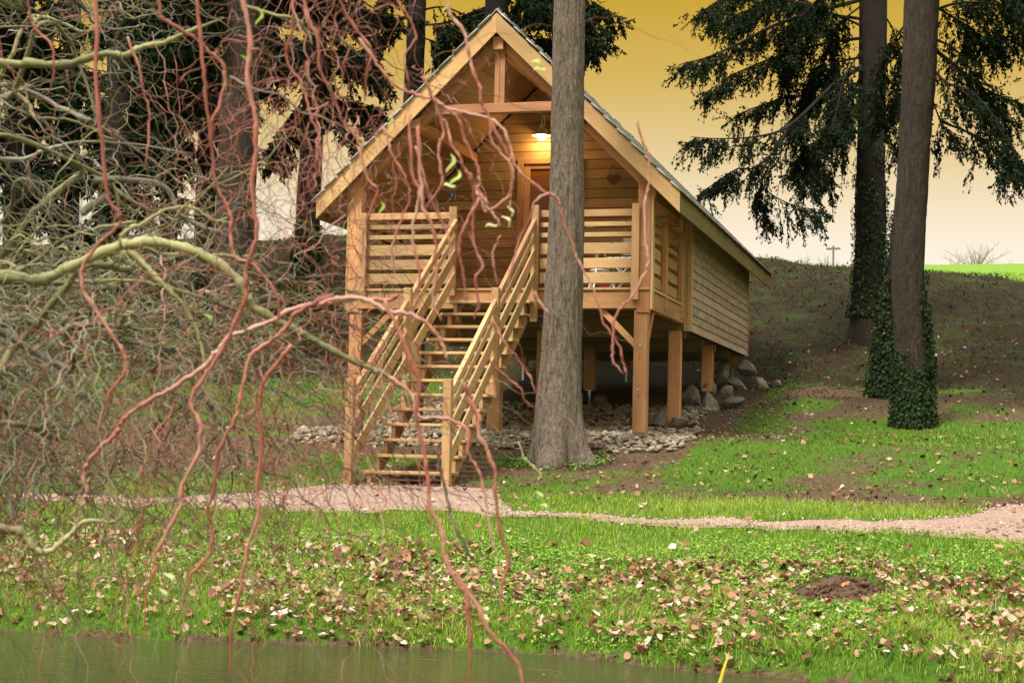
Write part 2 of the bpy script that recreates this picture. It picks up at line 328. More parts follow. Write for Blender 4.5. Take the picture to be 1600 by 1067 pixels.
# ------------------------------------------------------------------ terrain height
KY = [-60, -24, -21.5, -18.7, -17.6, -9.3, -8.72, -8.42, -7, -5.6, -4.9, -4.1, -3.41, -1.5, 0, 2.5, 5.4, 7, 8.3, 11, 14, 17, 19, 20.5, 24, 62, 75, 120, 800]
KZ = [-2.4, -2.9, -3.1, -3.4, -4.1, -4.15, -3.55, -3.3, -3.03, -2.77, -2.62, -2.52, -2.456, -2.2, -1.9, -1.75, -1.33, -1.08, -.85, .1, 1.1, 2.15, 2.68, 2.8, 2.95, 7.2, 7.6, 6.5, 0]
def hgt(X, Y):
    X = np.asarray(X, float); Y = np.asarray(Y, float); yy = Y+(.5*(vn(X, Y*0, 2.3)-.5)+.22*(vn(X+5, Y*0, .55)-.5)+.10*(vn(X, Y*0+3, .2)-.5))*sst(-3, -8, Y)
    z = np.interp(yy, KY, KZ)
    z = z+.10*(fbm(X, Y, 1.1)-.5)*sst(-3.0, -5.8, Y)*(Y > -9)
    z = z+.05*(fbm(X+40, Y, .8)-.5)
    z = z+.45*(fbm(X+9, Y+5, 3.5)-.5)*sst(9, 14, Y)*sst(30, 22, Y)+.16*(fbm(X, Y, .9)-.5)*sst(8, 11, Y)*sst(30, 22, Y)
    # the crown of the bank is a little higher on the left, lower on the right
    z = z+sst(12, 18, Y)*sst(45, 22, Y)*(-.19-.08*(np.clip(X, -8.5, 14)-1))
    # the gravel pad under the cabin is cut level
    return z
def H(x, y): return float(hgt(x, y))

# ------------------------------------------------------------------ ground sheet
def axis(lo, hi, d, far_lo, far_hi, g=1.18):
    a = list(np.arange(lo, hi+d/2, d)); s = d
    while a[-1] < far_hi: s *= g; a.append(a[-1]+s)
    s = d
    while a[0] > far_lo: s *= g; a.insert(0, a[0]-s)
    return np.array(a)
# gravel path, rows of (x, y of the far edge, x, y of the near edge)
PATH = [(-30, -7.0, -30, -7.3), (-14, -6.2, -14, -6.5), (-8.5, -5.5, -8.4, -5.75), (-5.75, -5.03, -5.61, -5.21), (-3.99, -4.66, -3.8, -4.95), (-3.37, -4.7, -3.11, -5.1), (-1.83, -4.84, -1.64, -5.21), (-1.3, -4.17, -0.8, -5.25), (-1.09, -3.8, -0.44, -5.28), (-0.71, -3.37, 0.0, -5.15), (-0.14, -3.24, 0.5, -4.98), (0.51, -3.31, 1.04, -4.95), (1.0, -3.28, 1.5, -4.97), (1.64, -4.86, 1.68, -4.98), (2.0, -4.79, 2.04, -4.93), (2.85, -4.77, 2.9, -4.98), (3.45, -4.78, 3.49, -5.03), (4.05, -4.88, 4.09, -5.19), (4.9, -4.89, 4.92, -5.26), (5.44, -4.57, 5.46, -5.28), (5.83, -4.08, 5.83, -5.25), (6.07, -3.39, 6.03, -5.21), (6.31, -3.2, 6.24, -5.26), (7.23, -2.6, 7.0, -5.27), (8.2, -2.0, 8.6, -4.9), (10, -1.2, 11, -3.4), (14, .6, 15, -1.2), (22, 3.2, 23, 1.6), (34, 6, 34, 4.4)]
PATH = np.array(PATH)
from mathutils.geometry import delaunay_2d_cdt
def in_path(X, Y, grow=0.):
    X = np.asarray(X, float); m = np.zeros(X.shape, bool)
    for i in range(len(PATH)-1):
        a, b = PATH[i], PATH[i+1]
        # quad a_far,b_far,b_near,a_near
        Q = [(a[0], a[1]+grow), (b[0], b[1]+grow), (b[2], b[3]-grow), (a[2], a[3]-grow)]
        s = np.ones(X.shape, bool)
        for k in range(4):
            p, q = Q[k], Q[(k+1) % 4]; s &= ((q[0]-p[0])*(Y-p[1])-(q[1]-p[1])*(X-p[0])) <= 1e-9
        m |= s
    return m
def in_bed(X, Y):
    e = .35*(vn(X, Y, .6)-.5)
    return (X > -2.6+e) & (X < 2.35+e-.12*(Y-1)) & (Y > -.75+e+.28*np.abs(X-.4)*.3) & (Y < 5.2+e)
def gmask(X, Y):
    X = np.asarray(X, float); Y = np.asarray(Y, float); a = fbm(X, Y, 1.5); b = fbm(X+30, Y+11, .55)
    g = np.full(X.shape, .37)+1.0*(a-.5)+.7*(b-.5)
    bank = sst(-3.55, -3.9, Y+.35*(a-.5)-.12*np.clip(X-2.5, 0, 3)*0); g = np.maximum(g, bank*(.92+.2*(b-.5)))
    lawn = sst(3.0, 4.3, X-.5*(b-.5))*sst(-.4, .5, Y)*sst(5.0, 3.4, Y+1.4*(a-.5)); g = np.maximum(g, lawn*(.85+.9*(a-.4)))
    lawn2 = sst(1.9, 3.3, X+.8*(a-.5))*sst(-3.5, -2.5, Y)*sst(1, -.6, Y); g = np.maximum(g, lawn2*(.60+1.1*(a-.4)+.5*(b-.5)))
    left = sst(-2.2, -3.4, X)*sst(4.0, 5.4, Y)*sst(9.6, 8.4, Y+1.2*(a-.5)); g = np.maximum(g, left*(.55+.8*(a-.3)))
    hillg = sst(7.5, 9.5, Y)*sst(22, 20, Y); g = g*(1-hillg)+hillg*(.12+.8*(a-.45))
    g = np.where(Y > 21, .9, g); g = np.where((np.abs(X) < 2.6) & (Y > -1.0) & (Y < 9), np.minimum(g, .08), g)
    return np.clip(g, 0, 1)
def shore(X, Y): return sst(-3.46, -3.385, hgt(X, Y)+.10*(fbm(X, Y, .35)-.5))
gx = axis(-11, 12, .125, -500, 500); gy = axis(-9.6, 22, .125, -70, 700)
GX, GY = np.meshgrid(gx, gy); GZ = hgt(GX, GY)
nx, ny = len(gx), len(gy); idx = np.arange(nx*ny).reshape(ny, nx)
F = np.stack([idx[:-1, :-1], idx[:-1, 1:], idx[1:, 1:], idx[1:, :-1]], -1).reshape(-1, 4)
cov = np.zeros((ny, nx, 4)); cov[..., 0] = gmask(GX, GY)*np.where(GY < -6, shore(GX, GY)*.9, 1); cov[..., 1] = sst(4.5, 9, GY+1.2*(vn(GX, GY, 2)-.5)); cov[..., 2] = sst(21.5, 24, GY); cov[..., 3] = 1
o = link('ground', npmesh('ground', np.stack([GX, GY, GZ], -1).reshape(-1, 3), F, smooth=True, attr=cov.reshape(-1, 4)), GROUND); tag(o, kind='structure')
# path sheet
pv = []; pf = []; nr = 0; NC = 12
fine = []
for i in range(len(PATH)-1):
    for t in np.linspace(0, 1, 14 if abs(PATH[i][0]) < 9 else 50, endpoint=False): fine.append(PATH[i]*(1-t)+PATH[i+1]*t)
fine.append(PATH[-1]); fine = np.array(fine)
e1 = .07*(vn(fine[:, 0], fine[:, 1], .25)-.5)*2; e2 = .07*(vn(fine[:, 2]+9, fine[:, 3], .25)-.5)*2
fine[:, 1] += e1; fine[:, 3] += e2
tt = np.linspace(0, 1, NC)
PX = fine[:, 0:1]*(1-tt)+fine[:, 2:3]*tt; PY = fine[:, 1:2]*(1-tt)+fine[:, 3:4]*tt
PZ = hgt(PX, PY)+.006+.022*np.sin(tt*pi)
i_ = np.arange(PX.size).reshape(PX.shape)
F = np.stack([i_[:-1, :-1], i_[:-1, 1:], i_[1:, 1:], i_[1:, :-1]], -1).reshape(-1, 4)[:, ::-1]
tag(link('gravel_path', npmesh('gravel_path', np.stack([PX, PY, PZ], -1).reshape(-1, 3), F, smooth=True), GRAVEL), kind='structure')
# pond
wx = np.linspace(-60, 60, 3)
me = bpy.data.meshes.new('pond_water'); me.from_pydata([(-70, -19.3, -3.45), (70, -19.3, -3.45), (70, -8.0, -3.45), (-70, -8.0, -3.45)], [], [(0, 1, 2, 3)])
tag(link('pond_water', me, WATER), kind='structure')

# ------------------------------------------------------------------ the cabin
C = thing('stilt_cabin', (0, 0, 0), 'new timber cabin on stilts with steep gable roof and front staircase', 'cabin')
# posts under the floor
foot = []
for y0, zb in ((.02, -1.80), (2.45, -1.61), (5.40, -1.09), (8.28, -.58)):
    for x0, x1 in ((1.80, 1.97), (-.08, .09), (-1.97, -1.80)):
        top = -.262 if y0 < 2 else -.36
        p = box('stilt', C, W_POST, (x0, x1), (y0, y0+.16), (zb, top), .006)
        xc = (x0+x1)/2
        box('foot_plate', p, M_STEEL, (xc-.06, xc+.06), (y0+.02, y0+.14), (zb-.008, zb-.001), 0)
        box('foot_screw', p, M_STEEL, (xc-.018, xc+.018), (y0+.062, y0+.098), (H(xc, y0)-.05, zb-.009), 0)
for x0, x1 in ((1.825, 1.845), (1.90, 1.92)):
    for z in (-.78, -1.14): pass
def bolt(parent, x, y, z, r=.017):
    th = np.linspace(0, 2*pi, 8, endpoint=False); prism('bolt', parent, M_STEEL, [(x+r*cos(a), y, z+r*sin(a)) for a in th], (0, -.006, 0))
st0 = C.children[0] if C.children else None
for o in list(C.children):
    if o.name == 'stilt': st0 = o
bolt(st0, 1.885, .019, -.72); bolt(st0, 1.862, .019, -1.26)
# beams
box('floor_beam', C, W_POST, (-2.0, 2.0), (0, .10), (-.26, -.032), .005)
box('floor_beam', C, W_POST, (1.90, 2.0), (.102, 2.5), (-.26, -.032), .005)
box('floor_beam', C, W_POST, (-2.0, -1.90), (.102, 2.5), (-.26, -.032), .005)
for k in range(5): box('joist', C, W_UNDER, (-1.899, 1.899), (.5+k*.42, .57+k*.42), (-.20, -.034), 0)
dk = box('deck_edge_board', C, W_SLAT, (-1.999, 1.999), (-.025, .098), (-.03, 0), .003)
for k in range(17):
    y = .102+k*.14; box('deck_board', C, W_SLAT, (-1.99, 1.99), (y, y+.134), (-.031, 0), 0)
# braces
def bar(name, parent, m, p0, p1, w, h, upv=(0, 0, 1), cham=.004):
    """square bar from p0 to p1 (points on its axis), w across, h along upv"""
    p0, p1 = Vector(p0), Vector(p1); d = (p1-p0).normalized(); s = d.cross(Vector(upv)).normalized(); u = s.cross(d)
    q = [p0+s*a*w/2+u*b_*h/2 for a, b_ in ((-1, -1), (1, -1), (1, 1), (-1, 1))]
    return prism(name, parent, m, q, p1-p0, d, cham=cham)
for sx in (1, -1):
    prism('brace', C, W_POST, [(sx*1.317, .06, -.262), (sx*1.423, .06, -.262), (sx*1.798, .06, -.64), (sx*1.798, .06, -.745)], (0, .06, 0), (-sx*1, 0, 1), cham=.003)
    prism('brace', C, W_POST, [(sx*1.90, .55, -.262), (sx*1.90, .45, -.262), (sx*1.90, .182, -.60), (sx*1.90, .182, -.72)], (sx*.06, 0, 0), (0, 1, 1), cham=.003)
# cabin floor
for k in range(31):
    y = 2.52+k*.197; box('floor_board', C, W_UNDER, (-2.09, 2.09), (y, y+.192), (-.355, -.31), 0)
for y in (2.62, 4.2, 5.45, 7.0, 8.3): box('joist', C, W_UNDER, (-2.0, 2.0), (y, y+.09), (-.47 if y > 3 else -.44, -.356), 0)
box('floor_slab', C, W_UNDER, (-2.08, 2.08), (2.53, 8.6), (-.309, -.001), 0)
# porch posts and truss
RS = .974
def rz(x, z0): return z0-RS*abs(x)
for sx in (1, -1):
    xa, xb = (1.835, 2.0) if sx > 0 else (-2.0, -1.835)
    prism('porch_post', C, W_POST, [(xa, -.002, -.31), (xb, -.002, -.31), (xb, -.002, rz(xb, 3.30)), (xa, -.002, rz(xa, 3.30))], (0, .105, 0), (0, 0, 1), cham=.005)
    prism('rafter', C, W_POST, [(0, .002, 3.10), (0, .002, 3.29), (sx*2.05, .002, rz(2.05, 3.29)), (sx*2.05, .002, rz(2.05, 3.10))], (0, .10, 0), (sx*1, 0, -RS), cham=.004)
prism('tie_beam', C, W_POST, [(-.905, -.03, 2.248), (.905, -.03, 2.248), (.78, -.03, 2.37), (-.78, -.03, 2.37)], (0, .12, 0), (1, 0, 0), cham=.005)
box('king_post', C, W_POST, (-.062, .004), (-.012, .09), (2.371, 3.13), .004); box('king_post', C, W_POST, (.008, .074), (-.010, .09), (2.371, 3.13), .004)
box('ridge_beam', C, W_POST, (-.07, .07), (-.10, 2.45), (3.05, 3.22), .004)
for sx in (1, -1): box('purlin', C, W_POST, tuple(sorted((sx*1.02, sx*1.14))), (-.12, 2.45), (rz(1.14, 3.30)-.13, rz(1.14, 3.30)-.005), .004)
# ceiling lining: boards running from front to back
for sx in (1, -1):
    for k in range(6):
        a, b_ = k*.392+.003, k*.392+.389
        prism('ceiling_board', C, W_CEIL, [(sx*a, -.15, rz(a, 3.325)), (sx*b_, -.15, rz(b_, 3.325)), (sx*b_, -.15, rz(b_, 3.345)), (sx*a, -.15, rz(a, 3.345))], (0, 9.55, 0), (0, 1, 0))
# roof
R = link('roof', None, None, C)
for sx in (1, -1):
    prism('roof_deck', R, W_UNDER, [(0, -.17, 3.35), (sx*2.37, -.17, rz(2.37, 3.35)), (sx*2.37, -.17, 3.505-.992*2.37), (0, -.17, 3.505)], (0, 9.62, 0), (0, 1, 0))
    prism('barge_board', R, W_BARGE, [(0, -.195, 3.245), (0, -.195, 3.50), (sx*2.39, -.195, rz(2.39, 3.50)), (sx*2.39, -.195, rz(2.39, 3.225))], (0, .024, 0), (sx*1, 0, -RS), cham=.003)
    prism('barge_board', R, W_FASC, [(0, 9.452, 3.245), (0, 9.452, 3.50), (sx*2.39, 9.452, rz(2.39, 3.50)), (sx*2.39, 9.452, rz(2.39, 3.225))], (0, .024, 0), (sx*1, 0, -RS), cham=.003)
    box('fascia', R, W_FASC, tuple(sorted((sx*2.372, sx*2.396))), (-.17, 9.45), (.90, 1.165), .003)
    # shingles: courses up the slope
    sl_ = math.hypot(1, RS); SL2 = math.hypot(1, .992); nxs = np.array([.992/SL2*sx, 0, 1/SL2]); dn = np.array([sx/SL2, 0, -.992/SL2])
    allV, allF, allT = [], [], []; cnt = 0; protos = None
    def shingle(yc, s, w, th, ln=.22, tilt=.012):
        top = np.array([0, yc, 3.53])+dn*(s-ln); bot = np.array([0, yc, 3.53])+dn*s
        a = np.array([0, w/2, 0]); V = [top-a, top+a, bot+a+nxs*tilt, bot-a+nxs*tilt]; V += [v+nxs*th for v in V]
        return np.array(V), np.array([[0, 1, 2, 3], [7, 6, 5, 4], [0, 4, 5, 1], [1, 5, 6, 2], [2, 6, 7, 3], [3, 7, 4, 0]])
    acc = Acc()
    for row in range(28):
        s = 3.43-row*.12; y = -.235+(.06 if row % 2 else 0)
        while y < 9.46:
            w = random.uniform(.11, .17); V, Fq = shingle(y+w/2, s+random.uniform(-.012, .012), w-.003, random.uniform(.010, .014)); t = random.random()
            if sx > 0 and row < 4:
                link('shingle', npmesh('shingle', V, Fq, np.full(8, t)), M_SHIN, R)
            else: acc.add(V, Fq, t)
            y += w
    tag(link('shingles', acc.mesh('shingles'), M_SHIN, R), kind='stuff')
prism('ridge_cap', R, M_SHIN, [(-.10, -.21, 3.44), (0, -.21, 3.545), (.10, -.21, 3.44), (.09, -.21, 3.43), (0, -.21, 3.53), (-.09, -.21, 3.43)], (0, 9.7, 0))
# front wall boards, around the door opening
FWL = link('front_wall', None, None, C)
z = 0.0; k = 0
while z < 3.25:
    z1 = z+.138; hw0 = min(1.99, (3.30-z)/RS-.02); hw1 = min(1.99, (3.30-z1)/RS-.02)
    if hw1 < .03: break
    segs = [(-1, -.43), (.50, 1)] if z1 < 2.11 else [(-1, 1)]
    for a, b_ in segs:
        A0 = -hw0 if a == -1 else a; B0 = hw0 if b_ == 1 else b_; A1 = -hw1 if a == -1 else a; B1 = hw1 if b_ == 1 else b_
        off = random.uniform(0, .002)
        prism('board', FWL, W_WALL, [(A0, 2.5-off, z), (B0, 2.5-off, z), (B1, 2.5-off, z1-.007), (A1, 2.5-off, z1-.007)], (0, .03, 0), (1, 0, 0), cham=.006)
    z = z1; k += 1
prism('wall_backing', FWL, W_UNDER, [(-2.0, 2.535, 0), (2.0, 2.535, 0), (2.0, 2.535, 1.35), (0, 2.535, 3.29), (-2.0, 2.535, 1.35)], (0, .05, 0), (1, 0, 0))
# door
D = link('door', None, None, C)
box('door_frame', D, W_POST, (-.425, -.335), (2.46, 2.53), (0, 2.10), .005); box('door_frame', D, W_POST, (.415, .495), (2.46, 2.53), (0, 2.10), .005)
box('door_frame', D, W_POST, (-.335, .415), (2.46, 2.53), (2.02, 2.10), .005)
box('door_leaf', D, W_RAIL, (-.33, -.24), (2.485, 2.53), (.01, 2.015), .004); box('door_leaf', D, W_RAIL, (.325, .41), (2.485, 2.53), (.01, 2.015), .004)
box('door_leaf', D, W_RAIL, (-.24, .325), (2.485, 2.53), (1.95, 2.015), .004); box('door_leaf', D, W_RAIL, (-.24, .325), (2.485, 2.53), (.01, .16), .004)
box('door_glass', D, M_GLASS, (-.24, .325), (2.505, 2.525), (.16, 1.95), 0)
box('door_handle', D, M_STEEL, (.30, .40), (2.45, 2.47), (1.02, 1.045), .003); box('handle_plate', D, M_STEEL, (.35, .385), (2.476, 2.484), (.92, 1.14), .002)
box('vent', C, M_VENT, (-1.455, -1.345), (2.478, 2.499), (1.53, 1.64), .004)
for k in range(4): box('vent_slat', [q for q in C.children if q.name.startswith('vent')][0], M_DARK, (-1.437, -1.363), (2.470, 2.477), (1.548+k*.022, 1.558+k*.022), 0)
box('name_card', C, M_WHITE, (.60, .72), (2.49, 2.498), (1.10, 1.125), 0)
# side walls
for sx in (1, -1):
    SW = link('side_wall', None, None, C)
    for k in range(14):
        z0 = -.36+k*.1235; z1 = z0+.118; x = sx*2.075; t0 = .027; t1 = .010
        if z0 > 1.28: break
        prism('board', SW, W_SIDE, [(x, 2.60, z0), (x+sx*t0, 2.60, z0), (x+sx*t1, 2.60, z1+.02), (x, 2.60, z1+.02)], (0, 6.02, 0), (0, 1, 0))
    box('corner_board', SW, W_SLAT, tuple(sorted((sx*2.0, sx*2.046))), (2.50, 2.60), (-.362, 1.33), .003)
    box('corner_board', SW, W_SLAT, tuple(sorted((sx*2.050, sx*2.105))), (2.497, 2.60), (-.362, 1.27), .003)
    box('corner_board', SW, W_POST, tuple(sorted((sx*2.05, sx*2.108))), (8.62, 8.66), (-.362, 1.27), .003)
    box('wall_core', SW, W_UNDER, tuple(sorted((sx*2.01, sx*2.074))), (2.605, 8.60), (-.355, 1.33), 0)
RW = link('rear_wall', None, None, C); z = -.36
while z < 3.2:
    hw = min(2.04, (3.30-z-.13)/RS-.02)
    if hw < .05: break
    box('board', RW, W_SIDE, (-hw, hw), (8.60, 8.625), (z, z+.128), .003); z += .134
# railings
def railing(name, ends, posts, parent=C, inner=0):
    """ends: two (x,y) points of the railing line"""
    R_ = link(name, None, None, parent); (xa, ya), (xb, yb) = ends; dx, dy = xb-xa, yb-ya; L = math.hypot(dx, dy); ux, uy = dx/L, dy/L; px_, py_ = -uy, ux
    def seg(nm, m, z0, z1, th, o_=0., a=0., b_=None):
        b_ = L if b_ is None else b_
        P = [(xa+ux*a+px_*(o_-th/2), ya+uy*a+py_*(o_-th/2)), (xa+ux*a+px_*(o_+th/2), ya+uy*a+py_*(o_+th/2))]
        prism(nm, R_, m, [(P[0][0], P[0][1], z0), (P[1][0], P[1][1], z0), (P[1][0], P[1][1], z1), (P[0][0], P[0][1], z1)], (ux*(b_-a), uy*(b_-a), 0), (ux, uy, 0), cham=.003)
    seg('handrail', W_RAIL, .90, .985, .045)
    for z0, z1 in ((.775, .832), (.643, .699), (.43, .567), (.248, .376), (.062, .196)): seg('slat', W_SLAT, z0, z1, .026, .012*inner)
    return R_
railing('front_railing', ((-1.80, .03), (-.615, .03)), 0); railing('front_railing', ((.579, .03), (1.77, .03)), 0)
for x0, x1, zb in ((-.612, -.508, -.10), (.485, .577, -.432), (1.770, 1.864, -.155), (-1.83, -1.735, -.09)):
    box('newel_post', C, W_RAIL, (x0, x1), (-.085 if zb < -.3 else -.07, -.028), (zb, 1.043 if x0 > -1.8 else .985), .004)
for sx in (1, -1):
    x = sx*1.93; railing('side_railing', ((x, .11), (x, 1.03)), 0); railing('side_railing', ((x, 1.15), (x, 2.28)), 0)
    box('newel_post', C, W_POST, tuple(sorted((sx*1.955, sx*2.015))), (1.03, 1.15), (-.19, 1.0), .004)
    box('newel_post', C, W_POST, tuple(sorted((sx*1.955, sx*2.015))), (2.28, 2.42), (-.21, 1.30), .004)
    box('post_trim', C, W_SLAT, tuple(sorted((sx*2.003, sx*2.03))), (.0, .11), (-.27, 1.15), .003)
    box('wall_plate', C, W_POST, tuple(sorted((sx*1.86, sx*1.96))), (.11, 2.5), (1.16, 1.30), .004)
    box('side_deck_edge', C, W_SLAT, tuple(sorted((sx*1.995, sx*2.02))), (.11, 2.3), (-.028, .004), .002)
# ---- staircase: 14 risers, open treads on sawtooth stringers
ST = link('staircase', None, None, C); r_, g_ = .1754, .2435
def sxf(y): return .022*(y+3.4)/1.0*.72       # the flight is slightly out of square with the deck
for k in range(1, 14):
    q = 14-k; z = -q*r_; y = -q*g_; s = sxf(y)
    box('tread', ST, W_SLAT, (-.605+s, .492+s), (y, y+.262), (z-.033, z), .004)
for x0, s_ in ((-.50, 0), (.375, 0)):
    P = []
    for k in range(1, 14):
        q = 14-k; z = -q*r_-.034; y = -q*g_+.025
        P += [(y, z-.1414 if k > 1 else -2.44), (y, z)]
    P += [(-.005, -r_-.034), (-.005, -.42), (-3.02, -2.45)]
    prism('stringer', ST, W_RAIL, [(x0+.03, y, z) for y, z in P], (.045, 0, 0), (0, g_, r_))
def rail_line(y): return .93+r_/g_*y
for sx in (-1, 1):
    X0 = lambda y: (-.675+.03*(y+3.4)/1.7+sxf(y)) if sx < 0 else (.412+sxf(y)+.018)
    for (y, z0, z1) in ((-3.33, -2.47, -1.29), (-1.70, -1.66 if sx < 0 else -1.44, -.158)):
        box('newel_post', ST, W_RAIL, (X0(y), X0(y)+.088), (y, y+.09), (z0, z1), .004)
    for (ya, yb) in ((-3.24, -1.70), (-1.61, -.07)):
        for nm, dz, hh, m, w, ins in (('handrail', 0, .10, W_RAIL, .05, .02), ('slat', -.20, .078, W_SLAT, .026, .03), ('slat', -.385, .165, W_SLAT, .026, .03), ('slat', -.67, .165, W_SLAT, .026, .03)):
            ua, ub = X0(ya)+ins, X0(yb)+ins
            prism(nm, ST, m, [(ua, ya, rail_line(ya)+dz), (ua+w, ya, rail_line(ya)+dz), (ua+w, ya, rail_line(ya)+dz-hh), (ua, ya, rail_line(ya)+dz-hh)], (ub-ua, yb-ya, rail_line(yb)-rail_line(ya)), (0, g_, r_), cham=.004)
# ---- wall lamp
LP = link('wall_lamp', None, None, C); lx, ly, lz = -.035, 2.30, 2.40
def lathe(name, parent, m, prof, c, k=20):
    th = np.linspace(0, 2*pi, k, endpoint=False); V = np.array([(c[0]+r*cos(a), c[1]+r*sin(a), c[2]+z) for r, z in prof for a in th]); nn = len(prof)
    i = np.arange(nn-1)[:, None]*k; j = np.arange(k)[None]; F = np.stack([i+j, i+(j+1) % k, i+k+(j+1) % k, i+k+j], -1).reshape(-1, 4)
    return link(name, npmesh(name, V, F, np.full(len(V), .5), True), m, parent)
lathe('lamp_shade', LP, M_ENAM, [(.030, .15), (.034, .12), (.05, .06), (.07, .045), (.135, 0), (.14, -.012), (.13, -.006), (.06, .035), (.02, .05)], (lx, ly, lz))
lathe('bulb', LP, M_BULB, [(.0, -.075), (.03, -.068), (.052, -.045), (.06, -.02), (.05, .005), (.02, .03)], (lx, ly, lz), 14)
V, F = tube(smooth_path([(lx, ly, lz+.15), (lx, ly+.01, lz+.24), (lx, ly+.08, lz+.29), (lx, ly+.15, lz+.24), (lx, ly+.19, lz+.12)]), .009, 7); link('lamp_arm', npmesh('lamp_arm', V, F, smooth=True), M_ENAM, LP)
lathe('wall_rose', LP, M_ENAM, [(.0, .05), (.035, .045), (.045, 0), (.035, -.045), (0, -.05)], (lx, ly+.19, lz+.10), 12)
pl = bpy.data.lights.new('porch_lamp_light', 'POINT'); pl.energy = 4.5; pl.color = (1, .62, .24); pl.shadow_soft_size = .05
po = bpy.data.objects.new('porch_lamp_light', pl); COL.objects.link(po); po.location = (lx, ly-.02, lz-.11); po.parent = LP
# ---- heart hanging on the wall
hp = [(16*sin(t)**3/16*.092, (13*cos(t)-5*cos(2*t)-2*cos(3*t)-cos(4*t))/17*.092) for t in np.linspace(0, 2*pi, 28, endpoint=False)]
HT = thing('heart_ornament', (.97, 2.46, 1.78), 'brown wicker heart hanging by a cord on the porch wall', 'ornament')
for s_, y0, d_ in ((1, 0, .02),): prism('heart', HT, M_HEART, [(x*s_, y0, z*s_) for x, z in hp], (0, d_, 0), cham=.004)
for k in range(6):
    z0 = -.055+k*.02; w = .05 if k < 2 else .075; V, F = tube([(-w, -.003, z0), (0, -.008, z0+.004), (w, -.003, z0)], .006, 5); link('wicker_strand', npmesh('wicker_strand', V, F), M_HEART, HT)
V, F = tube([(-.045, .01, .07), (-.01, .02, .19), (.0, .03, .20), (.01, .02, .19), (.045, .01, .07)], .004, 4); link('cord', npmesh('cord', V, F), M_HEART, HT)
# ---- porch furniture
def chair(x, y, rz_, label):
    t = thing('garden_chair', (x, y, 0), label, 'chair', 'chairs on the porch'); t.rotation_euler.z = rz_
    for sx in (-.2, .2):
        V, F = tube([(sx, -.22, 0), (sx, .05, .30), (sx, .18, .46), (sx, .26, .86)], .013, 6); link('leg', npmesh('leg', V, F), M_GREYM, t)
        V, F = tube([(sx*.93, .22, 0), (sx*.93, -.05, .28), (sx*.93, -.2, .44)], .013, 6); link('leg', npmesh('leg', V, F), M_GREYM, t)
    for k in range(5): box('seat_slat', t, M_WHITE, (-.2, .2), (-.2+k*.085, -.13+k*.085), (.44, .455), .003)
    for k in range(3): box('back_slat', t, M_WHITE, (-.2, .2), (.225+k*.012, .24+k*.012), (.62+k*.085, .69+k*.085), .003)
    return t
chair(1.42, 1.6, -.15, 'grey and white folding chair on the porch by the right corner post')
chair(1.52, .82, -1.57, 'white folding chair beside the side railing of the porch')
T = thing('porch_table', (1.12, 1.05, 0), 'small round white table standing on the porch behind the slats', 'table')
lathe('table_top', T, M_WHITE, [(0, .66), (.27, .66), (.285, .65), (.28, .635), (0, .63)], (0, 0, 0), 24)
for a in (0.4, 2.5, 4.6):
    V, F = tube([(.05*cos(a), .05*sin(a), .63), (.12*cos(a), .12*sin(a), .35), (.24*cos(a), .24*sin(a), 0)], .014, 6); link('leg', npmesh('leg', V, F), M_WHITE, T)
V, F = tube([(.12*cos(a), .12*sin(a), .33) for a in np.linspace(0, 2*pi, 13)], .008, 5); link('leg_ring', npmesh('leg_ring', V, F), M_WHITE, T)
rb = thing('storage_box', (1.15, 1.8, 0), 'small red box on the porch floor behind the table', 'box'); box('body', rb, M_RED, (-.14, .14), (-.1, .1), (.0, .16), .01); box('lid', rb, M_RED, (-.15, .15), (-.11, .11), (.161, .19), .006)
mt = prism('rolled_mat', None, M_DARK, [(-1.12+.0, 2.2, 0), (-.78, 2.2, 0), (-.83, 2.2, .07), (-.98, 2.2, .13), (-1.08, 2.2, .10)], (0, .2, 0), cham=.01); tag(mt, 'dark mat heaped on the porch floor against the board wall', 'mat')

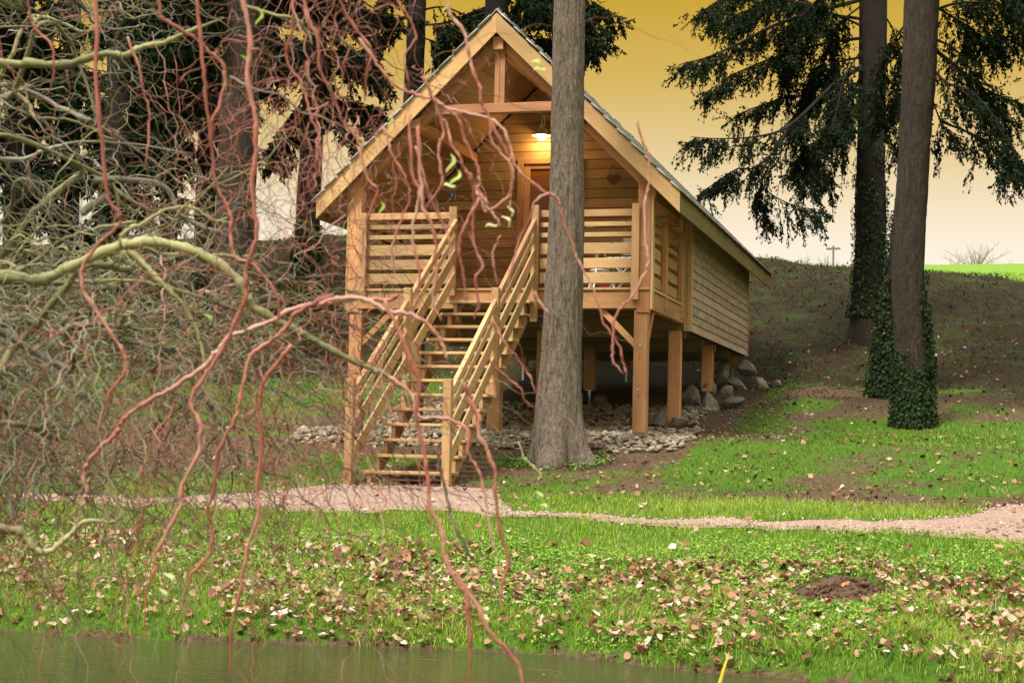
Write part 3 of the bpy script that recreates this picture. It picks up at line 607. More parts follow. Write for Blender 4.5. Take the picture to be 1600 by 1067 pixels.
# ------------------------------------------------------------------ stones
def rock(name, c, s, seed, m, parent=None):
    rg = np.random.default_rng(seed); import bmesh
    bm = bmesh.new(); bmesh.ops.create_icosphere(bm, subdivisions=2, radius=1)
    pl_ = rg.normal(size=(10, 3)); pl_ /= np.linalg.norm(pl_, axis=1)[:, None]; dd = rg.uniform(.38, .68, 10)
    for v in bm.verts:
        p = np.array(v.co)
        for q, d in zip(pl_, dd):
            e = p@q
            if e > d: p = p-q*(e-d)*.99
        v.co = Vector(p*np.array(s))
    me = bpy.data.meshes.new(name); bm.to_mesh(me); bm.free(); o = link(name, me, m, parent, c); o.rotation_euler = tuple(rg.uniform(-.4, .4, 2))+(rg.uniform(0, 6),); return o
rocks = [ # x, y, size, label
 (1.72, 2.30, (.15, .13, .13), 'pale wedge-shaped stone at the foot of the second stilt'), (1.98, 2.28, (.14, .13, .11), 'squarish grey stone on the right of the second stilt foot'), (2.17, 2.5, (.10, .10, .07), 'small low stone right of the second stilt'),
 (1.62, 5.25, (.19, .16, .22), 'tall dark stone left of the third stilt foot'), (1.90, 5.15, (.11, .10, .17), 'brownish upright stone directly under the third stilt'), (2.22, 4.95, (.24, .17, .17), 'broad grey boulder in front of the third stilt'), (2.58, 5.2, (.22, .13, .12), 'long flat slab sloping down right of the third stilt'), (2.1, 5.5, (.15, .13, .19), 'small brown stone on top of the pile by the third stilt'), (2.42, 5.6, (.14, .12, .17), 'rounded stone behind the slab at the third stilt'), (1.42, 5.0, (.13, .12, .12), 'dark low stone at the left end of the third stilt pile'),
 (1.72, 7.9, (.2, .2, .2), 'dark grey block left under the fourth stilt'), (2.02, 7.85, (.2, .18, .26), 'dark jagged stone directly below the fourth stilt'), (2.32, 7.7, (.26, .2, .22), 'large light grey boulder in front of the fourth stilt'), (2.66, 7.95, (.22, .2, .18), 'grey stone at the right end of the fourth stilt pile'), (2.42, 8.25, (.22, .18, .3), 'angular stone topping the pile by the fourth stilt'), (2.9, 8.1, (.12, .12, .1), 'small stone rolled off the fourth stilt pile'), (1.95, 8.3, (.2, .18, .26), 'flat dark stone that carries the fourth stilt'),
 (-.15, 5.2, (.2, .2, .2), 'dark block under the cabin left of the big trunk'), (-.5, 5.3, (.22, .2, .18), 'dark squared stone under the cabin behind the stair'), (.2, 5.3, (.18, .18, .2), 'dark stone under the cabin at the middle stilt')]
for i, (x, y, s, lb) in enumerate(rocks):
    x -= .22 if i in (4, 5, 6, 7, 8) else .26 if 10 <= i <= 16 else 0; up_ = .17 if i in (7, 11, 14, 16) else 0; up_ += .09 if i < 3 else .06 if i < 10 else 0; s = tuple(q*(1.2 if i < 10 else .98) for q in s)
    o = rock('stone', (x, y, H(x, y)+s[2]*.3+up_), s, 50+i, ROCK); tag(o, lb, 'stone', 'field stones packed around the stilts')
# pebble bed
acc = Acc(); import bmesh
bm = bmesh.new(); bmesh.ops.create_icosphere(bm, subdivisions=1, radius=1); IV = np.array([v.co for v in bm.verts]); IF = np.array([[v.index for v in f.verts] for f in bm.faces]); bm.free()
N = 10500; X = rng.uniform(-2.9, 2.7, N); Y = rng.uniform(-1.2, 5.4, N); keep = in_bed(X, Y); X, Y = X[keep], Y[keep]; Z = hgt(X, Y)
for x, y, z in zip(X, Y, Z):
    s = rng.uniform(.018, .046)*(1 if rng.random() < .9 else 1.5); V = IV*(1+rng.uniform(-.45, .35, (len(IV), 1)))*s*np.array([rng.uniform(.8, 1.6), rng.uniform(.8, 1.3), rng.uniform(.5, .9)])
    a = rng.uniform(0, 6.3); c_, s_ = cos(a), sin(a); V = V@np.array([[c_, s_, 0], [-s_, c_, 0], [0, 0, 1]]); acc.add(V+np.array([x, y, z+rng.uniform(.0, .05)]), IF, rng.random())
# scattered outside the bed
for q in range(300):
    x = rng.normal(2.6, .5); y = rng.uniform(.5, 6.5); s = rng.uniform(.01, .03); acc.add(IV*(1+rng.uniform(-.3, .3, (len(IV), 1)))*s+np.array([x, y, H(x, y)+s*.4]), IF, rng.random()*.35)
tag(link('stone_bed', acc.mesh('stone_bed'), PEB), 'bed of pale broken stones under the cabin', 'stones', kind='stuff')

# ------------------------------------------------------------------ spruces
def trunk_mesh(path, rad, seed, k=40, seg=.12, flare=0, rough=.012):
    P = smooth_path(path, 24); rr = np.interp(np.linspace(0, 1, len(P)), np.linspace(0, 1, len(rad)), rad)
    Ls = np.concatenate([[0], np.cumsum(np.linalg.norm(np.diff(P, axis=0), axis=1))]); n_ = max(8, int(Ls[-1]/seg)); s = np.linspace(0, Ls[-1], n_)
    P = np.stack([np.interp(s, Ls, P[:, i]) for i in range(3)], -1); rr = np.interp(s, Ls, rr); th = np.linspace(0, 2*pi, k, endpoint=False)
    sw = np.repeat(th[None], n_, 0); hh = np.repeat(s[:, None], k, 1)
    R_ = rr[:, None]*(1+.05*(vn(np.cos(sw)*2+seed, hh/1.2+np.sin(sw)*2, 1)-.5)+flare*np.exp(-np.clip(hh-.25, 0, 9)/.26)*(.50+.5*np.sin(sw*4+seed+1.4*np.sin(sw))))
    R_ = R_+rough*(vn(np.cos(sw)*9+seed*3, hh*5+np.sin(sw)*9, 1)-.5)*2+rough*.8*(vn(sw*k/6.28*.9+seed, hh*9, 1)-.5)
    V = np.stack([P[:, 0, None]+R_*np.cos(sw), P[:, 1, None]+R_*np.sin(sw), np.repeat(P[:, 2, None], k, 1)], -1).reshape(-1, 3)
    i = np.arange(n_-1)[:, None]*k; j = np.arange(k)[None]; F = np.stack([i+j, i+(j+1) % k, i+k+(j+1) % k, i+k+j], -1).reshape(-1, 4)
    return V, F, P, rr, s
def needles(acc, p, d, ln, n_, spread=.05, size=.07):
    """flat pointed tufts along a hanging shoot from p in direction d"""
    t = rng.uniform(0, 1, n_); sag = np.array([0, 0, -1.]); base = p+d*(t*ln)[:, None]+sag*((t*ln)**2*.5)[:, None]
    dr = d*rng.uniform(.3, 1, (n_, 1))+rng.normal(0, .45, (n_, 3))+np.array([0, 0, -.35]); dr /= np.linalg.norm(dr, axis=1)[:, None]
    sd = np.cross(dr, rng.normal(size=(n_, 3))); sd /= np.linalg.norm(sd, axis=1)[:, None]+1e-9
    L_ = size*rng.uniform(.6, 1.4, (n_, 1)); w = L_*rng.uniform(.14, .24, (n_, 1))
    V = np.stack([base, base+dr*L_*.55+sd*w, base+dr*L_, base+dr*L_*.55-sd*w], 1).reshape(-1, 3)
    acc.add(V, np.arange(4*n_).reshape(-1, 4), np.repeat(np.clip(rng.normal(.45, .25, n_), 0, 1), 4))
def limb(tree, fol, pts, r0, dens=1.0, hang=.55, woods=None, tuft=.075):
    P = smooth_path(pts, 5); V, F = tube(P, np.linspace(r0, .006, len(P)), 6)
    link('branch', npmesh('branch', V, F, smooth=True), BARK_D, tree)
    L_ = np.concatenate([[0], np.cumsum(np.linalg.norm(np.diff(P, axis=0), axis=1))]); tot = L_[-1]; nb = int(tot*15*dens)
    for q in range(nb):
        s = tot*(.12+.88*rng.random()**.8); p = np.array([np.interp(s, L_, P[:, i]) for i in range(3)]); i = min(len(P)-2, int(np.searchsorted(L_, s))-1); i = max(i, 0)
        d = P[i+1]-P[i]; d /= np.linalg.norm(d); side = np.cross(d, [0, 0, 1]); side /= np.linalg.norm(side)+1e-9
        dd = d*rng.uniform(.2, .8)+side*rng.choice([-1, 1])*rng.uniform(.3, .9)+np.array([0, 0, -rng.uniform(.1, 1.3)]); dd /= np.linalg.norm(dd)
        ln = hang*rng.uniform(.35, 1.15)*(1-.35*s/tot)
        tq = np.linspace(0, 1, 5)[:, None]; sh = p+dd*ln*tq+np.array([0, 0, -1.])*(tq*ln)**2*.5; V, F = tube(sh, np.linspace(.007, .002, 5), 3); woods.add(V, F, .3)
        needles(fol, p, dd, ln, int(30*ln/.5), size=tuft)
        for e in range(3):
            t = rng.uniform(.3, .8); p2 = p+dd*ln*t; d2 = dd+rng.normal(0, .5, 3)+np.array([0, 0, -.3]); d2 /= np.linalg.norm(d2); needles(fol, p2, d2, ln*.5, int(16*ln/.5), size=tuft)
def spruce(label, base, top_pts, rad, bk, limbs=(), auto=None, seed=1, flare=.35, k=32, seg=.16, top=13.0, dens=1.0, tuft=.075, group='tall spruces around the cabin'):
    path = [np.array(base)]+[np.array(q) for q in top_pts]
    d = (path[-1]-path[-2]); d = d/np.linalg.norm(d)*np.array([.6, .6, 1]);
    if path[-1][2] < top: path.append(path[-1]+d*(top-path[-1][2])/d[2])
    t = thing('spruce_tree', tuple(base), label, 'tree', group); off = np.array(base)
    path = [q-off for q in path]; path[0] = path[0]-np.array([0, 0, .25])
    zz = np.array([q[2] for q in path]); V, F, P, rr, s = trunk_mesh(path, np.interp(np.linspace(0, 1, 30), np.linspace(0, 1, len(rad)), rad), seed, k, seg, flare)
    link('trunk', npmesh('trunk', V, F, smooth=True), bk, t)
    fol, woods = Acc(), Acc()
    for pts, r0, de in limbs: limb(t, fol, [np.array(q)-off for q in pts], r0*.62, de*dens, .7, woods, tuft)
    if auto:
        z0, z1, nl, lmin, lmax = auto[:5]; bias = auto[5] if len(auto) > 5 else None
        for q in range(nl):
            z = z0+(z1-z0)*(q+rng.random())/nl; i = np.argmin(abs(P[:, 2]+off[2]-z)); p = P[i]; az = rng.uniform(0, 2*pi) if bias is None else rng.normal(bias[0], bias[1]); L_ = rng.uniform(lmin, lmax)
            dr = np.array([cos(az), sin(az), 0]); dz = rng.uniform(-.25, .15)
            pts = [p, p+dr*L_*.3+[0, 0, L_*dz*.2+.05], p+dr*L_*.65+rng.normal(0, .08, 3)+[0, 0, L_*(dz-.25)*.5], p+dr*L_+rng.normal(0, .1, 3)+[0, 0, L_*(dz-.3)*.75]]
            limb(t, fol, pts, .034*L_/2.5, dens*.9, .75, woods, tuft)
    if fol.n:
        tag(link('foliage', fol.mesh('foliage'), NEEDLE, t), kind='stuff'); woods.T = [np.full(len(v), .3) for v in woods.V]; tag(link('twigs', woods.mesh('twigs'), BARK_D, t), kind='stuff')
    return t, P+off, rr, s
def groundpt(x, y): return (x, y, H(x, y))
def trk(pp, D): return [tuple(pix(x, y, D)) for x, y in pp]
# the big one in front of the cabin
D0 = 18.0
b0 = pix(874, 716, 18.85); b0 = np.array([b0[0], b0[1], H(b0[0], b0[1])])
t_c, PC, RC, _ = spruce('grey-barked spruce trunk standing right in front of the porch', b0, trk([(873, 640), (877, 560), (881, 450), (885, 350), (887, 200), (890, 0)], 18.85), [.31, .270, .232, .217, .199, .187, .181, .13], BARK, seed=3, flare=.72, k=112, seg=.03, top=12, auto=(8, 11.5, 6, 1.5, 2.2), dens=.6)
# knots on it
big = [q for q in COL.objects if q.name == 'spruce_tree'][0]
for (x, y) in ((894, 210), (876, 242), (890, 303), (864, 297), (865, 333), (885, 155), (870, 33+0), (858, 484), (868, 587), (899, 98), (872, 617)):
    c0 = pix(x, y, 18.7); ax_ = np.array([np.interp(c0[2], PC[:, 2], PC[:, 0]), np.interp(c0[2], PC[:, 2], PC[:, 1]), c0[2]]); R0 = np.interp(c0[2], PC[:, 2], RC); rr = rng.uniform(.018, .03); th = np.linspace(0, 2*pi, 9)[:-1]
    prof = [(2.4, -.9), (1.5, .05), (.9, .22), (.5, -.1), (.12, -.3)]; V = []
    outv = np.array([CAM[0]-b0[0], CAM[1]-b0[1], 0]); outv /= np.linalg.norm(outv); sd_ = np.cross(outv, [0, 0, 1]); u_ = np.clip((c0-ax_)@sd_, -.85*R0, .85*R0); outv = (outv*math.sqrt(R0**2-u_**2)+sd_*u_)/R0; c = ax_+outv*R0-b0; sd_ = np.cross(outv, [0, 0, 1])
    for r__, h__ in prof:
        for a in th: V.append(c-outv*.012+outv*h__*rr+(sd_*cos(a)*.9+np.array([0, 0, 1])*sin(a))*r__*rr*rng.uniform(.85, 1.15))
    i = np.arange(4)[:, None]*8; j = np.arange(8)[None]; F = np.stack([i+j, i+(j+1) % 8, i+8+(j+1) % 8, i+8+j], -1).reshape(-1, 4); link('knot', npmesh('knot', np.array(V), F, smooth=True), BARK, big)
# right-hand trio
P3 = pix(1425, 684, 22.5); b1 = (P3[0], P3[1], H(P3[0], P3[1]))
def L(pp, D, dv=0): return [tuple(pix(x, y, D+dv*i/len(pp))) for i, (x, y) in enumerate(pp)]
t_r1, PR1, RR1, _ = spruce('front spruce of the right-hand group with ivy round its foot', b1, trk([(1427, 590), (1420, 480), (1419, 400), (1430, 210), (1440, 0)], 22.5), [.26, .225, .222, .218, .215, .235, .18], BARK_R, seed=5, flare=.25, k=48, seg=.06,
    limbs=[(L([(1450, 70), (1495, 105), (1525, 131), (1562, 150), (1610, 168)], 22.5, 1), .05, 1.3), (L([(1450, 100), (1480, 130), (1520, 145), (1570, 205), (1590, 250)], 22.5, -1), .035, 1.5), (L([(1450, 20), (1500, 5), (1560, 10), (1620, 40)], 22.5, .5), .04, 1.8), (L([(1455, 150), (1470, 190), (1490, 215)], 22.4, .5), .02, 1.2), (L([(1450, -30), (1520, -40), (1600, -10), (1650, 60)], 22.5, -1.5), .04, 1.5), (L([(1460, -60), (1530, -60), (1600, 0), (1640, 40)], 22.5, .5), .04, 2.0), (L([(1460, 10), (1510, 40), (1540, 60), (1570, 60)], 22.5, 1.5), .03, 1.8), (L([(1460, 60), (1500, 85), (1540, 150), (1575, 190)], 22.5, .8), .03, 1.5), (L([(1425, 30), (1400, 60), (1380, 130), (1375, 190)], 22.5, .8), .03, 1.4), (L([(1470, 190), (1530, 215), (1580, 250), (1620, 262)], 22.5, 1.4), .03, 1.2)],
    auto=(5.8, 11, 10, 2, 3), top=14, tuft=.06, dens=1.25)
P3 = pix(1383, 618, 26); b2 = (P3[0], P3[1], H(P3[0], P3[1]))
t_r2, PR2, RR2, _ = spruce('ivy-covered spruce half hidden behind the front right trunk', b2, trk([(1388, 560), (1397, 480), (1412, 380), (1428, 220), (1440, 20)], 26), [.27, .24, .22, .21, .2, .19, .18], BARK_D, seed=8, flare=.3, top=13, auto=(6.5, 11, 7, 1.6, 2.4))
P3 = pix(1357, 530, 30); b3 = (P3[0], P3[1], H(P3[0], P3[1]))
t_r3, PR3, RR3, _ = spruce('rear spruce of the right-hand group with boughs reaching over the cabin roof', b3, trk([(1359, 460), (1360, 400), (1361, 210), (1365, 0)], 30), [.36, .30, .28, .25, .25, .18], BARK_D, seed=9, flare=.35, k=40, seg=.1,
    limbs=[(L([(1345, 0), (1225, 34), (1150, 71), (1105, 90), (1068, 99)], 29.8, -2), .07, 1.5), (L([(1345, 105), (1300, 135), (1262, 172), (1225, 202), (1180, 214), (1124, 217), (1080, 214)], 29.8, -3), .07, 1.15),
           (L([(1345, 120), (1315, 180), (1289, 214), (1262, 229), (1240, 262)], 29.8, 1), .045, 1.8), (L([(1229, 204), (1214, 232), (1180, 262), (1150, 265), (1109, 292), (1095, 300)], 28.4, -1), .04, 1.3), (L([(1180, 262), (1191, 289), (1210, 307), (1244, 322), (1280, 328)], 28.2, .3), .03, 1.1),
           (L([(1345, 60), (1280, 70), (1210, 90), (1140, 120), (1105, 145)], 29.8, 2), .05, 1.5), (L([(1345, 30), (1290, 20), (1230, -10), (1160, 20), (1120, 30)], 29.8, 3), .05, 1.6), (L([(1345, 160), (1310, 190), (1275, 250), (1262, 275)], 29.8, -1.5), .035, 2.0),
           (L([(1345, 140), (1300, 160), (1240, 150), (1190, 165), (1150, 180)], 29.8, 2), .04, 1.2), (L([(1380, 110), (1400, 150), (1410, 230), (1415, 270)], 30, 1), .03, 1.3), (L([(1340, -60), (1260, -70), (1170, -30), (1110, 10), (1100, 15)], 29.8, -3), .05, 1.2), (L([(1215, 233), (1185, 300), (1195, 330)], 28.6, 0), .02, 1.3), (L([(1345, 90), (1300, 100), (1270, 120), (1250, 170)], 29.8, .5), .04, 1.8), (L([(1345, 200), (1320, 225), (1300, 262), (1290, 290)], 29.8, .5), .02, 1.0),
           (L([(1345, 10), (1310, 40), (1290, 90), (1280, 130)], 29.8, 1.5), .03, 2.0), (L([(1345, -40), (1300, -20), (1250, 30), (1230, 70)], 29.8, -1), .04, 1.8), (L([(1345, 80), (1320, 120), (1310, 160), (1300, 200)], 29.8, -2), .03, 2.0), (L([(1290, 45), (1260, 60), (1235, 100), (1225, 150)], 29.5, .5), .03, 1.8),
           (L([(1380, 20), (1400, 60), (1405, 120), (1400, 170)], 30, 1), .03, 1.6), (L([(1262, 172), (1250, 220), (1258, 270), (1265, 300)], 29, .5), .03, 1.6), (L([(1345, 40), (1270, 10), (1200, 0), (1140, 50)], 29.8, 1), .04, 1.4)],
    auto=(8.2, 12, 5, 2.2, 3.4), top=15, tuft=.065, dens=1.25)
# left-hand trees behind the willow
left = [
 ('dark spruce trunk rising just left of the cabin gable', (480, 398), [(481, 350), (488, 200), (493, 0)], 35, [.30, .27, .25, .22, .2, .18], 3.5, (5.5, 9, 18, 1.2, 2.4), [(L([(500, 205), (540, 198), (580, 195), (612, 192)], 35, 0), .05, 1.0), (L([(500, 190), (520, 165), (550, 160), (590, 168)], 35, .5), .035, 1.6), (L([(480, 60), (440, 90), (415, 120)], 35, 0), .04, 1.5), (L([(480, 150), (440, 200), (420, 240)], 35, 0), .03, 1.5)], 11),
 ('slim spruce trunk seen above the left roof slope', (650, 372), [(645, 200), (650, 60), (652, 0)], 36, [.24, .22, .21, .2, .18], 0, (7.3, 10, 4, 1.4, 2.4), [(L([(640, 45), (600, 55), (570, 80), (545, 90)], 36, 0), .04, 1.0), (L([(640, 30), (590, 25), (560, 5), (520, -10)], 36, 0), .03, .6), (L([(662, 40), (700, 35), (735, 20), (760, 10)], 36, 0), .04, 1.6), (L([(662, 60), (690, 70), (710, 90)], 36, .5), .03, 2.0)], 12),
 ('dark spruce trunk rising behind the cabin ridge', (775, 378), [(772, 200), (774, 60), (775, 0)], 34, [.27, .25, .24, .22, .2], 0, (7.0, 10, 5, 1.6, 2.6), [(L([(760, 20), (720, 35), (690, 60)], 34, 0), .04, 2.0), (L([(788, 20), (815, 28), (845, 17)], 34, 0), .03, .3), (L([(785, 5), (810, 50), (850, 60), (900, 75)], 34, 1), .04, 1.6), (L([(785, -20), (830, -15), (880, 40), (930, 60)], 34, -1), .04, 1.5), (L([(785, -60), (850, -30), (920, 0), (970, 30)], 34, 1), .04, 1.3), (L([(788, 20), (830, 60), (860, 62)], 34, 1), .02, 1.5), (L([(790, -20), (900, 10), (925, 90)], 34, -1), .02, 1.5)], 13),
 ('broad brown spruce trunk behind the willow tangle', (367, 520), [(367, 430), (368, 340), (376, 127), (380, 0)], 30, [.42, .38, .36, .35, .33, .30], 0, (5.6, 9, 20, 1.5, 3.0), [], 14),
 ('thin dark spruce trunk left of the broad brown one', (318, 385), [(320, 340), (326, 190), (332, 0)], 36, [.24, .22, .21, .18], 0, (4.8, 9, 18, 1.3, 2.4), [], 15),
 ('spruce wrapped in low green boughs in the left background', (178, 385), [(178, 287), (188, 160), (195, 0)], 33, [.34, .31, .3, .28], 0, (2.6, 9, 34, 1.0, 2.3), [], 16),
 ('spruce at the left edge with boughs almost to the slope', (30, 380), [(30, 223), (33, 100), (35, 0)], 34, [.3, .28, .26, .24], 0, (2.8, 9, 34, 1.2, 2.6), [], 17),
 ('spruce standing between the two leftmost trunks further back', (110, 372), [(110, 223), (112, 100), (114, 0)], 40, [.24, .22, .2, .2], 0, (5.5, 9.5, 16, 1.4, 2.6), [], 18),
 ('thin rear spruce behind the left willow limbs', (265, 372), [(266, 223), (270, 100), (274, 0)], 40, [.2, .19, .18, .16], 0, (4.6, 9.5, 18, 1.3, 2.4), [], 19),
]
TL = []
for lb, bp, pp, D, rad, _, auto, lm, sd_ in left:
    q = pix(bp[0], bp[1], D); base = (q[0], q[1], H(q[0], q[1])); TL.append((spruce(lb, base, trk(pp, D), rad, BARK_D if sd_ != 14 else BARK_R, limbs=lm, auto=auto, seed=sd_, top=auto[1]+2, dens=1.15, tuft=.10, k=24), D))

# ------------------------------------------------------------------ ivy
def ivy(label, P, rr, z0, z1, n_, side=None, size=.055, dense=1.0, group='ivy climbing the trunks'):
    acc = Acc(); zz = P[:, 2]; B = np.array([P[0, 0], P[0, 1], z0])
    n_ = int(n_*1.45); z = z0+(z1-z0)*rng.random(n_)**1.25; cx = np.interp(z, zz, P[:, 0]); cy = np.interp(z, zz, P[:, 1]); r = np.interp(z, zz, rr)
    a = rng.uniform(0, 2*pi, n_) if side is None else rng.normal(side[0], side[1], n_)
    keep = vn(a*1.2, z*1.5, .35)*.7+vn(a*3, z*4, .4)*.3 < .27+.6*dense*(1-(z-z0)/(z1-z0))+.15; z, cx, cy, r, a = z[keep], cx[keep], cy[keep], r[keep], a[keep]; n_ = len(z)
    o_ = r*(1+.10*np.exp(-(z-z0)/.25))+rng.uniform(.01, .09, n_); c = np.stack([cx+np.cos(a)*o_, cy+np.sin(a)*o_, z], -1)
    nrm = np.stack([np.cos(a), np.sin(a), rng.uniform(-.1, .9, n_)], -1)+rng.normal(0, .35, (n_, 3)); nrm /= np.linalg.norm(nrm, axis=1)[:, None]
    dn_ = np.array([0, 0, -1.])+rng.normal(0, .4, (n_, 3)); dn_ -= nrm*(dn_*nrm).sum(1)[:, None]; dn_ /= np.linalg.norm(dn_, axis=1)[:, None]; sd = np.cross(nrm, dn_); s = size*.66*rng.uniform(.55, 1.45, (n_, 1))
    V = np.stack([c-dn_*s*.35, c+sd*s*.62-dn_*s*.1, c+dn_*s*.8-nrm*s*.15, c-sd*s*.62-dn_*s*.1], 1).reshape(-1, 3)-B
    acc.add(V, np.arange(4*n_).reshape(-1, 4), np.repeat(np.clip(rng.normal(.45, .22, n_)+(rng.random(n_) < .03)*.5, 0, 1), 4))
    t = thing('ivy', tuple(B), label, 'ivy', group); tag(link('leaves', acc.mesh('leaves'), IVY, t), kind='stuff')
    for q in range(5):
        a0 = rng.uniform(0, 2*pi) if side is None else rng.normal(side[0], side[1]*.7); zs = np.linspace(z0, z0+(z1-z0)*rng.uniform(.5, .95), 16); aa = a0+np.cumsum(rng.normal(0, .09, 16)); r_s = np.interp(zs, zz, rr)*1.03+.008
        V, F = tube(np.stack([np.interp(zs, zz, P[:, 0])+np.cos(aa)*r_s, np.interp(zs, zz, P[:, 1])+np.sin(aa)*r_s, zs], -1)-B, .008, 4); link('stem', npmesh('stem', V, F), BARK_D, t)
def ir(P, rr): return P, np.interp(np.linspace(0, 1, len(P)), np.linspace(0, 1, len(rr)), rr)
vdir = math.atan2(CAM[1]-b1[1], CAM[0]-b1[0])
ivy('thick dark ivy round the foot of the front right spruce', PR1, RR1, b1[2], b1[2]+1.05, 2600, None, .05, 1.3)
ivy('ivy strand climbing the right edge of the front right trunk', PR1, RR1, b1[2]+.7, b1[2]+2.15, 700, (vdir+1.35, .28), .06, 1.5)
ivy('tall ivy sheathing the half hidden middle spruce', PR2, RR2, b2[2], b2[2]+3.0, 3000, None, .06, 1.2)
ivy('ivy creeping up the rear right spruce', PR3, RR3, b3[2]+.4, b3[2]+3.6, 2600, None, .06, .9)
(t_, P_, r__, s__), D_ = TL[0]; ivy('ivy round the base of the spruce left of the gable', P_, r__, P_[0, 2]+.2, P_[0, 2]+2.2, 1800, None, .08, 1.2)
(t_, P_, r__, s__), D_ = TL[5]; ivy('ivy hanging on the leftmost background spruce with low boughs', P_, r__, P_[0, 2]+.2, P_[0, 2]+3.5, 2500, None, .09, 1.2)

# ------------------------------------------------------------------ far shrubs and pole on the field
def bare_shrub(x, y, D, hgt_, wid, n_, label):
    q = pix(x, y, D); base = np.array([q[0], q[1], H(q[0], q[1])-.1]); acc = Acc()
    for k in range(n_):
        a = rng.uniform(0, 2*pi); d = np.array([cos(a)*wid*rng.uniform(.1, 1), sin(a)*wid*rng.uniform(.1, 1), hgt_*rng.uniform(.5, 1)]); tt_ = np.linspace(0, 1, 7)[:, None]
        P = d*tt_**np.array([1, 1, .8])+np.cumsum(rng.normal(0, .04*hgt_/2, (7, 3)), 0); V, F = tube(P, np.linspace(.05, .008, 7)*hgt_/3, 4); acc.add(V, F, .6)
        for e in range(5):
            i = rng.integers(2, 6); d2 = rng.normal(0, .35, 3)*hgt_*.35+np.array([0, 0, .22*hgt_]); P2 = P[i]+d2*np.linspace(0, 1, 5)[:, None]+np.cumsum(rng.normal(0, .03, (5, 3)), 0); V, F = tube(P2, np.linspace(.018, .006, 5)*hgt_/3, 3)
            acc.add(V, F, .6)
    t = thing('bare_shrub', tuple(base), label, 'shrub', 'bare shrubs along the skyline'); link('branches', acc.mesh('branches'), TW_GRY, t)
bare_shrub(1525, 412, 84, 1.6, 2.0, 26, 'wide leafless shrub on the green field at the right'); bare_shrub(1495, 412, 84, 1.0, .8, 8, 'small leafless shrub left of the wide one on the field')
bare_shrub(1578, 412, 86, .9, .9, 8, 'thin bare shrub at the right end of the skyline')
bare_shrub(1258, 410, 84, .9, .7, 9, 'faint bare bush on the skyline left of the pole'); bare_shrub(1290, 410, 84, 1.0, .6, 8, 'faint bare bush next to the pole')
q = pix(1302, 405, 82); zb = H(q[0], q[1]); M_POLE = plain('weathered_pole', (.16, .13, .10), .9); t = thing('utility_pole', (q[0], q[1], zb), 'distant wooden utility pole with a crossarm on the skyline', 'pole'); hh = pix(1302, 384, 82)[2]-zb
V, F = tube([(0, 0, -.5), (0, 0, hh)], .05, 8); link('pole', npmesh('pole', V, F), M_POLE, t); box('crossarm', t, M_POLE, (-.35, .35), (-.04, .04), (hh-.2, hh-.1), 0)

# ------------------------------------------------------------------ grass, clover, leaves
def blades(name, X, Y, hmin, hmax, w, tone_mu, m=GRASS, lean=.35, hb=.0):
    n_ = len(X); Z = hgt(X, Y); a = rng.uniform(0, 2*pi, n_); h = rng.uniform(hmin, hmax, n_)*(.6+.8*fbm(X, Y, .5)); dx = np.cos(a); dy = np.sin(a); ln = h*rng.uniform(.1, lean*2, n_)
    b = rng.uniform(0, 2*pi, n_); sx, sy = np.cos(b)*w, np.sin(b)*w; ww = rng.uniform(.7, 1.4, n_); sx, sy = sx*ww, sy*ww
    p = np.stack([X, Y, Z-.01+hb], -1); mid = p+np.stack([dx*ln*.35, dy*ln*.35, h*.6], -1); tip = p+np.stack([dx*ln, dy*ln, h*rng.uniform(.75, 1, n_)], -1); s = np.stack([sx, sy, 0*sx], -1)
    V = np.stack([p-s, p+s, mid+s*.8, mid-s*.8, tip], 1).reshape(-1, 3); i = np.arange(n_)[:, None]*5; F = np.concatenate([i+[[0, 1, 2]], i+[[0, 2, 3]], i+[[3, 2, 4]]])
    t = np.clip(rng.normal(tone_mu, .16, n_)+.6*(fbm(X+7, Y+3, 1.1)-.5)+(rng.random(n_) < .06)*.5, 0, 1); T = np.stack([t*.8, t*.8, t, t, np.clip(t*1.12, 0, 1)], 1).ravel()
    return link(name, npmesh(name, V, F, T), m)
def at_mole(X, Y): return ((X-4.84)/.36)**2+((Y+7.12)/.46)**2 < 1.0+.5*(vn(X, Y, .12)-.5)
def scatter(n_, x0, x1, y0, y1, thr=0., pw=1.0):
    X = rng.uniform(x0, x1, n_); Y = rng.uniform(y0, y1, n_); g = gmask(X, Y); k = (rng.random(n_) < np.clip((g-thr)/(1-thr), 0, 1)**pw) & ~in_path(X, Y, -.055) & ~in_bed(X, Y) & ~at_mole(X, Y)
    return X[k], Y[k]
X, Y = scatter(170000, -3.0, 8.0, -8.9, -3.4)
near = (hgt(X, Y) > -3.45) & (rng.random(len(X)) < .12+.88*shore(X, Y))
tag(blades('grass', X[near], Y[near], .03, .085, .0028, .58), 'bright short grass covering the pond bank and path edges', 'grass', kind='stuff')
